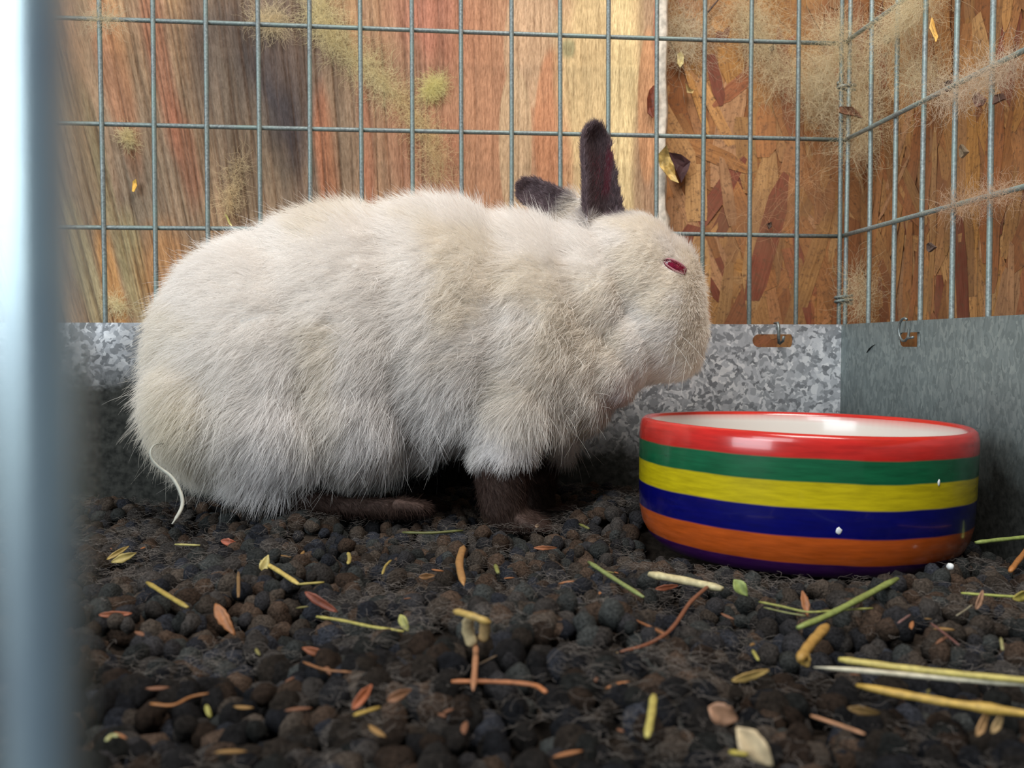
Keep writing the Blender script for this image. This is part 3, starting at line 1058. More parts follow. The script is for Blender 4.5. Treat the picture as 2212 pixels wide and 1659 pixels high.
# ---- fur
me2.calc_loop_triangles()
tri = np.zeros(len(me2.loop_triangles) * 3, int); me2.loop_triangles.foreach_get('vertices', tri); tri = tri.reshape(-1, 3)
A, B_, D = co[tri[:, 0]], co[tri[:, 1]], co[tri[:, 2]]
ar = np.linalg.norm(np.cross(B_ - A, D - A), axis=1)
NH = 340000
earv = ear_[tri].mean(1); footv = foot_[tri].mean(1)
headx = PY(1290, 600, YB).x
cx_ = co[tri[:, 0], 0]
wgt = ar * (1 + 1.3 * (cx_ > headx) + 2.2 * earv)
pick = rng.choice(len(tri), NH, p=wgt / wgt.sum())
u1, u2 = rng.random(NH), rng.random(NH)
fl = u1 + u2 > 1; u1[fl] = 1 - u1[fl]; u2[fl] = 1 - u2[fl]
root = A[pick] + (B_ - A)[pick] * u1[:, None] + (D - A)[pick] * u2[:, None]
nr = nrmv[tri[pick, 0]] * (1 - u1 - u2)[:, None] + nrmv[tri[pick, 1]] * u1[:, None] + nrmv[tri[pick, 2]] * u2[:, None]
nr /= np.linalg.norm(nr, axis=1)[:, None] + 1e-9
el = np.array(eloc)
# keep the eye clear
rel = (root - el) @ np.array(EROT.to_3x3())
keep = ((rel[:, 0] / .0048) ** 2 + (rel[:, 2] / .0018) ** 2 > 1) | (rel[:, 1] > .012)
root, nr = root[keep], nr[keep]
NH = len(root)
rnd = rng.random(NH)
kcol, ear_h, foot_h = palette(root, rnd)
_t, _d = seg_t(root, ear_b1, ear_t1)
_rt = (root - np.array(ear_b1)) @ np.array([.86, .5, 0])
pk = (_d < .009) * (nr @ np.array((.5, -.86, .05)) > .3) * sst(_t, .15, .3) * (1 - sst(_t, .6, .8)) * sst(_rt - .0012, 0, .001) * (1 - sst(_rt - .0040, 0, .001))
kcol = kcol * (1 - .7 * pk[:, None]) + srgb(150, 70, 88) * .7 * pk[:, None]
hx = sst(root[:, 0], PY(1230, 600, YB).x, PY(1350, 600, YB).x)     # 0 body .. 1 head
low = 1 - sst(root[:, 2], .03, .085)
# comb direction
g = np.zeros((NH, 3))
g[:, 0] = -.75 + .25 * low
g[:, 2] = -.25 - .55 * low
top = sst(nr[:, 2], .35, .9)
g[:, 2] += top * .35
rump = 1 - sst(root[:, 0], PY(400, 800, YB).x, PY(600, 800, YB).x)
g[:, 2] -= .5 * rump
# face: hair runs from the nose backwards
g = g * (1 - hx)[:, None] + np.stack([-.8 + 0 * hx, 0 * hx, -.25 + 0 * hx], 1) * hx[:, None]
_, dd1 = seg_t(root, ear_b1, ear_t1); _, dd2 = seg_t(root, ear_b2, ear_t2)
ax1 = np.array(ear_t1 - ear_b1); ax1 /= np.linalg.norm(ax1)
ax2 = np.array(ear_t2 - ear_b2); ax2 /= np.linalg.norm(ax2)
em = ear_h[:, None]
g = g * (1 - em) + np.where((dd1 < dd2)[:, None], ax1, ax2) * em
fm = foot_h[:, None]
g = g * (1 - fm) + np.array([.35, 0, -.75]) * fm
# tufting
cl = 90
tn = np.stack([noise(root[:, 0] * cl, root[:, 1] * cl, root[:, 2] * cl, s) - .5 for s in (50, 51, 52)], 1)
tn2 = np.stack([noise(root[:, 0] * 330, root[:, 1] * 330, root[:, 2] * 330, s) - .5 for s in (53, 54, 55)], 1)
shag = ((1 - hx) * (1 - ear_h) * (1 - .6 * foot_h))[:, None]
g += tn * (.75 * shag + .12) + tn2 * (.6 * shag + .12)
g -= nr * (g * nr).sum(1)[:, None]
g /= np.linalg.norm(g, axis=1)[:, None] + 1e-6
lift = (.55 - .12 * low) * (1 - hx) + .30 * hx
lift = lift * (1 - ear_h) + .22 * ear_h
lift = lift * (1 - .5 * foot_h)
length = .0098 + .0035 * (noise(root[:, 0] * 60, root[:, 1] * 60, root[:, 2] * 60, 77)) + .004 * low
length = length * (1 - hx) + .0058 * hx
length = length * (1 - ear_h) + .0034 * ear_h
legm = (root[:, 2] < .045) * (root[:, 0] > PY(960, 1000, YB).x) * (root[:, 0] < PY(1210, 1000, YB).x)
length = length * (1 - .45 * legm)
length = length * (1 - foot_h) + .0042 * foot_h
length *= (.62 + .5 * rng.random(NH))
stray = rng.random(NH) < .03
length[stray & (ear_h < .2) & (hx < .6)] *= 1.4
d0 = nr * lift[:, None] + g * (1 - lift * .6)[:, None] + rng.normal(0, .20, (NH, 3)) * (1 + 1.2 * stray[:, None])
d0 /= np.linalg.norm(d0, axis=1)[:, None]
curl = rng.normal(0, .22, (NH, 3)) + np.array([0, 0, -.22]) * shag
KP = 6
Pts = np.zeros((NH, KP, 3))
p = root - nr * .0002
d = d0.copy()
for k in range(KP):
    Pts[:, k] = p
    p = p + d * (length / (KP - 1))[:, None]
    d = d + (g * .10 + curl * .22)
    d /= np.linalg.norm(d, axis=1)[:, None]
# never below the bedding
Pts[:, :, 2] = np.maximum(Pts[:, :, 2], .0005)
rad0 = (.000042 + .000016 * rng.random(NH)) * (1 + .0 * ear_h)
rad = rad0[:, None] * np.array([1, 1, .95, .8, .6, .2])[None]
fur = hair('fur', Pts, rad, M['fur'], None, kcol)
fur.parent = rabbit

# whiskers
W = []
for k in range(6):
    l0, n0_ = hit(1468 + R.uniform(-22, 18), 742 + R.uniform(-22, 26))
    if l0 is None: continue
    d = Vector((R.uniform(-.5, .2), -.9, R.uniform(-.9, -.1))).normalized()
    L = R.uniform(.018, .028)
    W.append([list(l0 + d * (L * t) + Vector((0, 0, -.006 * t * t))) for t in (0, .2, .4, .6, .8, 1)])
wk = hair('whiskers', np.array(W), np.array([.00005, .00005, .00004, .00003, .00003, .00001]), M['fur'], None, np.tile(srgb(235, 232, 225), (len(W), 1)))
wk.parent = rabbit

# ------------------------------------------------------------------ droppings
def pellet_mesh(seed, sub):
    rr = random.Random(seed)
    bm = bmesh.new(); bmesh.ops.create_icosphere(bm, subdivisions=sub, radius=1)
    v = np.array([q.co[:] for q in bm.verts])
    n = 1 + (fbm(v[:, 0] * 1.3 + seed, v[:, 1] * 1.3, v[:, 2] * 1.3, 2, seed) - .5) * .42 + (fbm(v[:, 0] * 5 + seed, v[:, 1] * 5, v[:, 2] * 5, 2, seed) - .5) * .30
    f = [tuple(x.index for x in q.verts) for q in bm.faces]
    bm.free()
    return v * n[:, None] * np.array([1.12, .95, .88]), f


protoV = [pellet_mesh(s, 3) for s in range(6)]
protoL = [pellet_mesh(s, 2) for s in range(6)]
spots = []
NP = 6500
bx_, by_ = BC.x, BC.y
cnt = 0
while len(spots) < NP and cnt < 40000:
    cnt += 1
    x, y = R.uniform(-.50, -.006), R.uniform(-.42, -.008)
    dd = Vector((x, y, 0)) - CAM; dep = dd.dot(FWD)
    lat = dd.dot(RIGHT)
    if dep < .10 or abs(lat) > .62 * dep + .02: continue
    r = R.choice((R.uniform(.0020, .0030), R.uniform(.0029, .0042), R.uniform(.0030, .0042)))
    if (x - bx_) ** 2 + (y - by_) ** 2 < (.0585 + r) ** 2: continue
    zz_ = float(bed_h(x, y))
    if (bvh.find_nearest(Vector((x, y, zz_ - .003)), .0075)[0]) is not None: continue
    z = zz_ - .0040 + R.choice((0, 0, .0028)) + R.uniform(-.0012, .0012)
    spots.append((dep, x, y, z, r))
spots.sort()
pal = [srgb(94, 88, 84), srgb(80, 78, 80), srgb(108, 96, 86), srgb(74, 76, 84), srgb(112, 92, 78), srgb(88, 90, 88)]
M_drop = []
for i, c in enumerate(pal):
    m, nt, b = new_mat('dropping_coat')
    n1 = noise_n(nt, mapped(nt), 2.6, 5, .7)
    fine = noise_n(nt, mapped(nt, (1, 1, 3)), 9, 4, .75)
    cc = mixc(nt, ramp(nt, n1, [(.35, (0, 0, 0)), (.7, (1, 1, 1))]), [q * .12 for q in c], [q * .46 for q in c])
    cc = mixc(nt, 1.0, cc, ramp(nt, fine, [(.35, (.55, .55, .55)), (.7, (1.35, 1.3, 1.25))]), 'MULTIPLY')
    nt.links.new(cc, b.inputs['Base Color'])
    b.inputs['Roughness'].default_value = .92; b.inputs['Specular IOR Level'].default_value = .12
    bump(nt, fine, 1.0, .0012, b)
    M_drop.append(m)
pm = []
for (v, f) in protoV:
    me = mesh_np('dropping', v, f, True); me.materials.append(M_drop[0]); pm.append(me)
variants = []
for pi_, me in enumerate(pm):
    row = []
    for m in M_drop:
        c2 = me.copy(); c2.materials.clear(); c2.materials.append(m); row.append(c2)
    variants.append(row)
first = [s for s in spots if abs((Vector((s[1], s[2], 0)) - CAM).dot(RIGHT)) < .555 * s[0] and s[0] > .160 and s[3] > float(bed_h(s[1], s[2])) - .0030]
single = set(id(s) for s in first[:300])
rest = [s for s in spots if id(s) not in single]
for s in first[:300]:
    o = bpy.data.objects.new('dropping', R.choice(R.choice(variants)))
    o.location = (s[1], s[2], s[3]); o.scale = (s[4],) * 3
    o.rotation_euler = (R.uniform(0, 6.28), R.uniform(0, 6.28), R.uniform(0, 6.28))
    C.objects.link(o)
    tag(o, 'round dark brown dropping on top of the bedding in the blurred foreground', 'dropping', 'nearest droppings in the foreground')
VV, FF, TT = [], [], []
off = 0
for s in rest:
    v, f = R.choice(protoL)
    from mathutils import Euler
    q = np.array(Euler((R.uniform(0, 6.28), R.uniform(0, 6.28), R.uniform(0, 6.28))).to_matrix())
    VV.append((v * s[4]) @ q.T + np.array(s[1:4])); FF.append(np.array(f) + off); off += len(v)
    TT.append(np.tile(R.choice(pal) * R.uniform(.18, .42), (len(v), 1)))
VV = np.concatenate(VV); FF = np.concatenate(FF); TT = np.concatenate(TT)
me = mesh_np('droppings', VV, FF, True)
t = me.attributes.new('tint', 'FLOAT_COLOR', 'POINT')
t.data.foreach_set('color', np.concatenate([TT, np.ones((len(TT), 1))], 1).astype(np.float32).ravel())
dr = link('droppings', me, M['dropping'])
tag(dr, 'dark layer of dry round droppings covering the cage floor', 'droppings', kind='stuff')

# loose hair and dust matted into the droppings
NF = 75000
fx, fy = rng.uniform(-.48, -.01, NF), rng.uniform(-.40, -.01, NF)
dens = np.clip((fbm(fx * 55, fy * 55, 0, 3, 90) - .5) * 3 + .45, 0, 1)
k_ = (dens > rng.random(NF) * .55 + .25) & ((fx - bx_) ** 2 + (fy - by_) ** 2 > .066 ** 2)
fx, fy = fx[k_], fy[k_]; NF = len(fx)
P = np.zeros((NF, 6, 3))
p = np.stack([fx, fy, bed_h(fx, fy) - .0010 + rng.random(NF) * .0036], 1)
ang = rng.uniform(0, 6.28, NF); L = rng.uniform(.002, .009, NF)
for k in range(6):
    P[:, k] = p
    p = p + np.stack([np.cos(ang), np.sin(ang), rng.normal(0, .3, NF)], 1) * (L / 5)[:, None]
    ang = ang + rng.normal(0, .6, NF)
colr = np.stack([srgb(158, 148, 140)] * NF) * (.2 + .7 * rng.random(NF))[:, None]
ff = hair('shed_hair', P, np.array([.00002, .00003, .00003, .00003, .000025, .00001]), M['shed'], None, colr)
tag(ff, 'loose grey hair and dust matted over the droppings', 'fur', kind='stuff')

# ------------------------------------------------------------------ shed fur caught on the wires and boards
def tuft(name, anchors, n, spread, length, label, col=(206, 198, 164), surf=None, rad=.000034, group='wisps of shed fur'):
    """anchors: world points along which the wisp hangs"""
    anchors = [Vector(a) for a in anchors]; n = int(n * 1.35)
    seg = len(anchors) - 1
    t = rng.random(n) * max(seg, 1e-6)
    i = np.minimum(t.astype(int), max(seg - 1, 0)); fr = t - i
    AA = np.array([list(a) for a in anchors])
    p = AA[i] * (1 - fr)[:, None] + AA[np.minimum(i + 1, seg)] * fr[:, None] if seg > 0 else np.tile(AA[0], (n, 1))
    p = p + rng.normal(0, 1, (n, 3)) * np.array(spread)
    P = np.zeros((n, 8, 3))
    d = rng.normal(0, 1, (n, 3)) * np.array([1, .35, 1]); d /= np.linalg.norm(d, axis=1)[:, None]
    L = length * rng.uniform(.5, 1.9, n)
    for k in range(8):
        P[:, k] = p
        p = p + d * (L / 7)[:, None]
        d = d + rng.normal(0, .5, (n, 3)) * np.array([1, .35, 1]); d /= np.linalg.norm(d, axis=1)[:, None]
    if surf: P[:, :, 1] = np.minimum(P[:, :, 1], surf)
    P[:, :, 0] = np.minimum(P[:, :, 0], OSB_X - .002)
    cc = np.clip(np.tile(srgb(*col) * np.array([1.36, 1.27, 1.28]), (n, 1)), 0, .95) * (.75 + .3 * rng.random(n))[:, None]
    o = hair(name, P, rad * np.array([.5, 1, 1, 1, 1, 1, .8, .3]), M['shed'], None, np.clip(cc, 0, 1))
    tag(o, label, 'fur', group)
    return o


G1 = 'shed fur caught in the wire and on the boards'
wy = -.001
by = PLY_Y - .0015
oy = OSB_Y - .004
tuft('fur_tuft', [PY(1800, 60, wy), PY(1850, 130, wy), PY(1860, 250, wy), PY(1850, 330, wy)], 1500, (.0042, .003, .004), .016, 'dense pale fur matted around the wires of the cage corner', group=G1)
tuft('fur_tuft', [PY(1770, 110, oy), PY(1770, 240, oy), PY(1800, 150, wy)], 800, (.004, .002, .006), .016, 'pale fur spread left of the cage corner below the top wire', surf=oy, group=G1)
tuft('fur_tuft', [PY(1610, 10, oy), PY(1640, 90, oy), PY(1720, 190, oy)], 900, (.004, .001, .004), .018, 'pale fur streak slanting down behind the top wire, between plywood and corner', surf=oy, group=G1)
tuft('fur_tuft', [PX(1905, 95, .0), PX(1960, 40, .0), PX(1985, 5, .0)], 900, (.001, .006, .003), .013, 'pale fur hanging on the highest slanting wire of the right panel', surf=oy, group=G1)
tuft('fur_tuft', [PX(1960, 130, .01), PX(2010, 190, .01)], 450, (.003, .006, .003), .014, 'loose pale fur right of the corner, under the highest slanting wire', group=G1)
tuft('fur_tuft', [PX(2030, 220, .0), PX(2120, 175, .0), PX(2200, 135, .0)], 700, (.001, .006, .0028), .010, 'grey fur dust along the middle slanting wire of the right panel', (196, 184, 160), group=G1)
tuft('fur_tuft', [PX(2040, 455, .0), PX(2120, 432, .0), PX(2190, 412, .0)], 420, (.001, .005, .0012), .008, 'brownish fur dust lying on the lowest slanting wire of the right panel', (188, 166, 140), group=G1)
tuft('fur_tuft', [PX(1850, 590, .006), PX(1862, 680, .006)], 260, (.002, .003, .003), .012, 'small fur wisp low in the corner beside the lower wire ring', group=G1)
tuft('fur_tuft', [PY(680, 0, by), PY(700, 50, by), PY(730, 95, by), PY(800, 150, by), PY(850, 200, by)], 1300, (.0024, .0005, .0024), .011, 'long pale fur streak running down the plywood from the top edge', (214, 208, 166), surf=PLY_Y - .0006, group=G1)
tuft('fur_tuft', [PY(860, 205, by), PY(900, 260, by), PY(935, 310, by), PY(945, 385, by)], 650, (.0020, .0005, .0022), .010, 'thin fur strand continuing down the plywood to above the rabbit back', (212, 200, 156), surf=PLY_Y - .0006, group=G1)
tuft('fur_tuft', [PY(925, 205, by), PY(948, 175, by)], 700, (.0018, .0006, .0016), .006, 'yellowish fur clump stuck on the plywood beside the fur streak', (226, 216, 160), surf=PLY_Y - .0006, group=G1)
tuft('fur_tuft', [PY(570, 35, by), PY(600, 58, by)], 420, (.003, .0006, .0014), .009, 'pale fur smudge at the top wire over the dark stain', (210, 200, 166), surf=PLY_Y - .0006, group=G1)
tuft('fur_tuft', [PY(270, 285, by), PY(285, 310, by)], 320, (.0010, .0006, .0014), .005, 'cream fur puff on the plywood near the left bar, under the second wire', (226, 212, 170), surf=PLY_Y - .0006, group=G1)
tuft('fur_tuft', [PY(522, 340, by), PY(500, 420, by), PY(490, 455, by)], 260, (.0010, .0005, .0018), .008, 'thin upright fur wisp on the plywood over the rabbit rump', (214, 200, 160), surf=PLY_Y - .0006, group=G1)
tuft('fur_tuft', [PY(245, 650, by), PY(262, 670, by)], 220, (.0014, .0005, .0010), .006, 'cream fur bit on the plywood just above the sheet at the left', (232, 214, 176), surf=PLY_Y - .0006, group=G1)
tuft('fur_tuft', [PY(205, 40, wy), PY(240, 42, wy)], 200, (.003, .0006, .001), .008, 'fur fuzz on the top wire next to the left bar', (196, 190, 160), group=G1)
tuft('fur_tuft', [PY(1440, 30, oy), PY(1500, 80, oy), PY(1440, 115, oy)], 500, (.004, .001, .004), .016, 'web-like pale fur where the plywood meets the strand board', (206, 200, 172), surf=oy, group=G1)
tuft('fur_tuft', [PY(1620, 470, oy), PY(1740, 400, oy), PY(1800, 360, oy)], 60, (.002, .001, .002), .03, 'faint long hairs crossing the strand board towards the corner', (200, 170, 130), surf=oy, group=G1)

# bark chips and debris on the back wall
def flake(name, pts, dep, thick, mat, label, cat, group=None, curl=.0015, plane='y'):
    """irregular curled flake; pts are outline points in photo pixels, standing in front of a wall at plane y (or x) = dep"""
    fn = PY if plane == 'y' else PX
    q = [fn(a, b, dep) for a, b in pts]
    c = sum(q, Vector()) / len(q)
    out = Vector((0, -1, 0)) if plane == 'y' else Vector((-1, 0, 0))
    bm = bmesh.new()
    rim = [bm.verts.new(p + out * (curl * (1 if i % 2 else .2))) for i, p in enumerate(q)]
    mid = [bm.verts.new(c.lerp(p, .5) + out * (-.0001 + .0004 * (i % 3))) for i, p in enumerate(q)]
    cc = bm.verts.new(c)
    n = len(q)
    for i in range(n):
        j = (i + 1) % n
        bm.faces.new((rim[i], rim[j], mid[j], mid[i])); bm.faces.new((mid[i], mid[j], cc))
    ext = bmesh.ops.extrude_face_region(bm, geom=list(bm.faces))
    for v in [g_ for g_ in ext['geom'] if isinstance(g_, bmesh.types.BMVert)]: v.co += out * thick
    bmesh.ops.recalc_face_normals(bm, faces=bm.faces)
    o = link(name, from_bm(name, bm, False), mat)
    tag(o, label, cat, group)
    return o


bark = simple('dark_bark', srgb(112, 52, 30), .7, .5, 260, 0, .0006)
gold = simple('golden_bark', srgb(196, 164, 96), .55, .5, 320, 0, .0006)
purple_bark = simple('purple_brown_bark', srgb(70, 40, 42), .7, .4, 300, 0, .0005)
crust = simple('dark_crust', srgb(84, 66, 58), .85, .45, 500, 0, .0006)
flake('bark_chip', [(1411, 185), (1416, 200), (1414, 250), (1408, 257), (1398, 245), (1396, 215), (1402, 195)], PLY_Y - .003, .0012, bark, 'reddish brown bark chip sticking out at the plywood edge', 'bark chip')
flake('bark_chip', [(1420, 335), (1436, 316), (1446, 340), (1452, 362), (1458, 380), (1462, 398), (1448, 390), (1432, 376), (1424, 360)], PLY_Y - .006, .0006, gold, 'curled golden bark flake at the edge between plywood and strand board', 'bark chip', curl=.0035)
flake('bark_chip', [(1444, 330), (1468, 336), (1490, 350), (1484, 368), (1470, 396), (1458, 372), (1450, 350)], OSB_Y - .004, .0012, purple_bark, 'purple-brown bark piece behind the curled golden flake', 'bark chip', curl=.002)
flake('wood_fleck', [(1462, 118), (1470, 114), (1476, 122), (1474, 140), (1468, 147), (1461, 140)], OSB_Y - .003, .0008, simple('cream_fleck', srgb(236, 220, 160), .6, .2), 'cream wood fleck on the strand board below the top wire', 'wood fleck')
flake('wood_fleck', [(1480, 180), (1486, 192), (1498, 196), (1494, 204), (1483, 201)], OSB_Y - .003, .0006, simple('tan_fleck', srgb(186, 156, 100), .7, .2), 'tan curved fleck on the strand board, under the cream one', 'wood fleck')
flake('wood_fleck', [(288, 392), (296, 388), (297, 402), (292, 416), (286, 414)], PLY_Y - .0025, .0006, simple('orange_fleck', srgb(240, 190, 90), .6, .15), 'bright orange-yellow straw fleck on the plywood beside the left bar', 'wood fleck')
flake('straw_sliver', [(2016, 38), (2021, 50), (2026, 78), (2030, 90), (2023, 84), (2017, 60)], .004, .0006, simple('gold_sliver', srgb(226, 176, 90), .6, .15), 'golden straw sliver beside the third upright wire near the top edge', 'straw', plane='x')
flake('straw_sliver', [(486, 462), (492, 466), (500, 484), (503, 490), (495, 484)], PLY_Y - .0025, .0005, simple('pale_sliver', srgb(236, 224, 150), .6, .15), 'pale yellow sliver on the plywood at the third wire above the rabbit rump', 'straw')
flake('dirt_crumb', [(1660, 104), (1668, 98), (1672, 108), (1664, 114)], OSB_Y - .003, .0010, crust, 'small dark crumb on the strand board below the top wire', 'crumb')
flake('dirt_crumb', [(1655, 484), (1663, 480), (1666, 490), (1658, 496)], OSB_Y - .003, .0010, crust, 'small dark crumb on the strand board above the third wire', 'crumb')
tube('twig', [PY(1518, 40, OSB_Y - .004), PY(1536, 18, OSB_Y - .005), PY(1556, -6, OSB_Y - .004)], [.0003, .0006, .0004], crust, seg=6)
tag(bpy.data.objects['twig'], 'thin dark twig against the strand board at the top edge of the picture', 'twig')
flake('dirt_crumb', [(2046 + 0, 178), (2064, 172), (2066, 190), (2054, 200), (2046, 192)], .002, .0012, crust, 'dark crumb hanging under the middle slanting wire', 'crumb', 'dark crumbs stuck in the right panel', plane='x')
flake('dirt_crumb', [(2108, 214), (2122, 200), (2134, 214), (2132, 228), (2116, 232)], .003, .0014, simple('rusty_crust', srgb(140, 104, 90), .9, .4, 600), 'large rusty crumb between the last two upright wires', 'crumb', 'dark crumbs stuck in the right panel', plane='x')
flake('dirt_crumb', [(2156, 206), (2176, 202), (2176, 214), (2158, 226)], .003, .0014, simple('brown_crust', srgb(112, 84, 72), .9, .4, 600), 'brown crumb right of the last upright wire', 'crumb', 'dark crumbs stuck in the right panel', plane='x')
flake('dirt_crumb', [(1914, 82), (1922, 74), (1928, 84), (1924, 96), (1915, 92)], .004, .0012, crust, 'black crumb between slanting wire and fur right of the corner', 'crumb', 'dark crumbs stuck in the right panel', plane='x')
flake('dirt_crumb', [(2008, 528), (2018, 524), (2026, 534), (2018, 545), (2008, 540)], .003, .0012, crust, 'dark crumb beside the third upright wire below the lowest slanting wire', 'crumb', 'dark crumbs stuck in the right panel', plane='x')
flake('dirt_crumb', [(2078, 320), (2088, 312), (2096, 328), (2088, 342), (2079, 338)], .003, .0012, simple('tan_crust', srgb(132, 112, 88), .9, .4, 600), 'tan crumb halfway down beside the fourth upright wire', 'crumb', 'dark crumbs stuck in the right panel', plane='x')
flake('dirt_crumb', [(1812, 232), (1836, 234), (1852, 246), (1858, 258), (1846, 252), (1822, 250), (1810, 244)], -.0035, .0018, simple('rust_dirt', srgb(112, 76, 54), .9, .4, 500), 'rust brown crust stuck under the upper corner ring', 'crumb')

# ------------------------------------------------------------------ hay and straw on the droppings
HM = {}


def hay_mat(rgb):
    if rgb not in HM:
        m, nt, b = new_mat('hay')
        n = noise_n(nt, mapped(nt), 700, 4, .6)
        n2 = noise_n(nt, mapped(nt), 90, 3, .6)
        c = srgb(*rgb) * .55 + srgb(*rgb).mean() * .08
        cc = ramp(nt, n, [(.3, c * .7), (.7, np.clip(c * 1.2, 0, 1))])
        cc = mixc(nt, ramp(nt, n2, [(.5, (0, 0, 0)), (.75, (.4, .4, .4))]), cc, c * np.array([.75, .6, .5]))
        nt.links.new(cc, b.inputs['Base Color'])
        b.inputs['Roughness'].default_value = .5
        b.inputs['Specular IOR Level'].default_value = .35
        bump(nt, n, .4, .0002, b)
        HM[rgb] = m
    return HM[rgb]


Y1, Y2, GRN, ORG, CRM, BRN = (226, 190, 70), (214, 196, 96), (160, 176, 84), (196, 122, 60), (232, 216, 160), (150, 96, 62)


def stalk(pts, wpx, rgb, label, lift=.0042, name='hay_stalk', flat=.7, taper=.65, group='hay stalks on the droppings', joint=None):
    q = []
    for p in pts:
        q.append(PZ(p[0], p[1], p[2] if len(p) > 2 else lift))
    # smooth subdivision
    dense = []
    for a, b2 in zip(q[:-1], q[1:]):
        for t in (0, .25, .5, .75): dense.append(a.lerp(b2, t))
    dense.append(q[-1])
    for _ in range(2):
        dense = [dense[0]] + [(dense[i - 1] + dense[i] * 2 + dense[i + 1]) / 4 for i in range(1, len(dense) - 1)] + [dense[-1]]
    n = len(dense); rad = []
    for i, d in enumerate(dense):
        w = wpx / 2 * (d - CAM).dot(FWD) / F_PX
        t = i / (n - 1)
        e = min(1, (taper + min(t, 1 - t) * 6))
        if joint and abs(t - joint) < .04: e *= 1.45
        rad.append(w * e * (1 + .08 * math.sin(i * 2.1)))
    o = tube(name, dense, rad, hay_mat(rgb), seg=8, flat=flat)
    tag(o, label, 'hay' if name != 'seed_husk' else 'husk', group)
    return o


def husk(cx, cy, lpx, wpx, deg, rgb, label, lift=.0045, name='seed_husk', group='seed husks on the droppings', peak=.45):
    """pointed boat-shaped husk lying on the droppings"""
    c0 = PZ(cx, cy, lift); dep = (c0 - CAM).dot(FWD)
    s = dep / F_PX
    ax = (RIGHT * math.cos(math.radians(deg)) + UP * math.sin(math.radians(deg))) * 1.0
    ax = ax + FWD * math.sin(math.radians(deg)) * .45 
    sd = ax.cross(FWD).normalized()
    nrm = ax.cross(sd).normalized()
    if nrm.dot(FWD) > 0: nrm = -nrm
    px_s = (cx * .37) % 3
    bm = bmesh.new(); N = 10; rows = []
    for i in range(N + 1):
        t = i / N
        w = (math.sin(math.pi * min(1, t ** (math.log(.5) / math.log(peak)))) ** 1.0) * wpx * s / 2 * (1 + R.uniform(-.16, .12)) + .00012
        p = c0 + ax * ((t - .5) * lpx * s)
        rows.append([bm.verts.new(p + sd * (w * a_) + nrm * (w * (.55 * abs(a_) - .30 * a_ * math.sin(t * 5 + px_s)) + .0004)) for a_ in (-1, -.5, 0, .5, 1)])
    for i in range(N):
        for j in range(4): bm.faces.new((rows[i][j], rows[i][j + 1], rows[i + 1][j + 1], rows[i + 1][j]))
    ext = bmesh.ops.extrude_face_region(bm, geom=list(bm.faces))
    for v in [g_ for g_ in ext['geom'] if isinstance(g_, bmesh.types.BMVert)]: v.co -= nrm * .0004
    bmesh.ops.recalc_face_normals(bm, faces=bm.faces)
    o = link(name, from_bm(name, bm), hay_mat(rgb))
    tag(o, label, 'husk' if name == 'seed_husk' else 'hay', group)
    return o


S = stalk
S([(1403, 1240), (1480, 1254), (1560, 1272)], 24, CRM, 'thick cream straw piece lying at the front left foot of the bowl', .0055, joint=.55)
S([(1938, 1250), (1850, 1298), (1780, 1334), (1724, 1356)], 17, GRN, 'green hay stalk slanting away in front of the bowl', .0075)
S([(1640, 1300), (1690, 1310), (1745, 1324), (1810, 1318), (1885, 1314)], 7, (170, 172, 80), 'thin green stem crossing under the slanting green stalk', .0055)
S([(1650, 1312), (1700, 1324), (1740, 1330)], 5, (150, 152, 90), 'faint green blade parallel to the thin crossing stem', .005)
husk(1600, 1270, 42, 24, -50, GRN, 'green leaf bud lying right of the cream straw piece', .006, 'hay_leaf', 'hay leaves on the droppings')
S([(1272, 1214), (1320, 1246), (1390, 1290)], 12, (150, 162, 88), 'green-grey stalk pointing at the bowl from the middle of the floor', .005)
S([(565, 1212), (600, 1232), (645, 1262)], 12, (228, 196, 92), 'yellow stalk behind the split pale blade, left under the rabbit', .006)
husk(572, 1222, 44, 20, 75, (220, 198, 110), 'pale triangular blade at the end of the yellow stalk under the rabbit', .006, 'hay_leaf', 'hay leaves on the droppings')
S([(645, 1262), (700, 1258)], 8, (196, 176, 80), 'short yellow-green stalk touching the end of the yellow stalk', .006)
S([(318, 1258), (360, 1285), (405, 1312)], 12, (200, 172, 70), 'straight yellow stalk near the left bar', .006)
husk(488, 1338, 80, 24, -50, ORG, 'big orange-brown husk right of the straight yellow stalk', .006)
husk(250, 1326, 70, 13, 2, (200, 110, 62), 'flat reddish husk against the left bar')
husk(695, 1300, 84, 20, -28, (160, 80, 50), 'red-brown husk in the middle left under the yellow stalk')
S([(684, 1332), (740, 1340), (800, 1354), (872, 1364)], 9, (196, 184, 84), 'long yellow-green stem left of the torn straw piece', .005)
husk(874, 1346, 38, 18, -60, (190, 184, 90), 'green-yellow husk at the end of the long yellow-green stem')
husk(840, 1384, 56, 13, 0, ORG, 'flat orange husk below the long yellow-green stem')
husk(255, 1194, 50, 11, 32, (196, 160, 70), 'upper yellow blade of the small sheaf by the left bar', .0055)
husk(268, 1204, 54, 16, 20, (206, 180, 90), 'lower yellow blade of the small sheaf by the left bar', .0055)
S([(378, 1176), (432, 1178)], 7, (206, 196, 110), 'short pale yellow stalk by the back at the white string', .0045)
husk(495, 1170, 36, 14, -8, (196, 96, 56), 'small red husk far back under the rabbit rump')
S([(752, 1194), (756, 1206), (752, 1218)], 9, (196, 172, 80), 'short curved yellow bit under the rabbit belly', .0045)
S([(515, 1236), (515, 1290)], 8, (150, 112, 60), 'dull brown upright stem in the left middle of the floor', .005)
S([(1002, 1178), (990, 1215), (1002, 1265)], 17, (196, 140, 70), 'kinked orange-yellow blade standing below the fore leg', .0055, taper=.15)
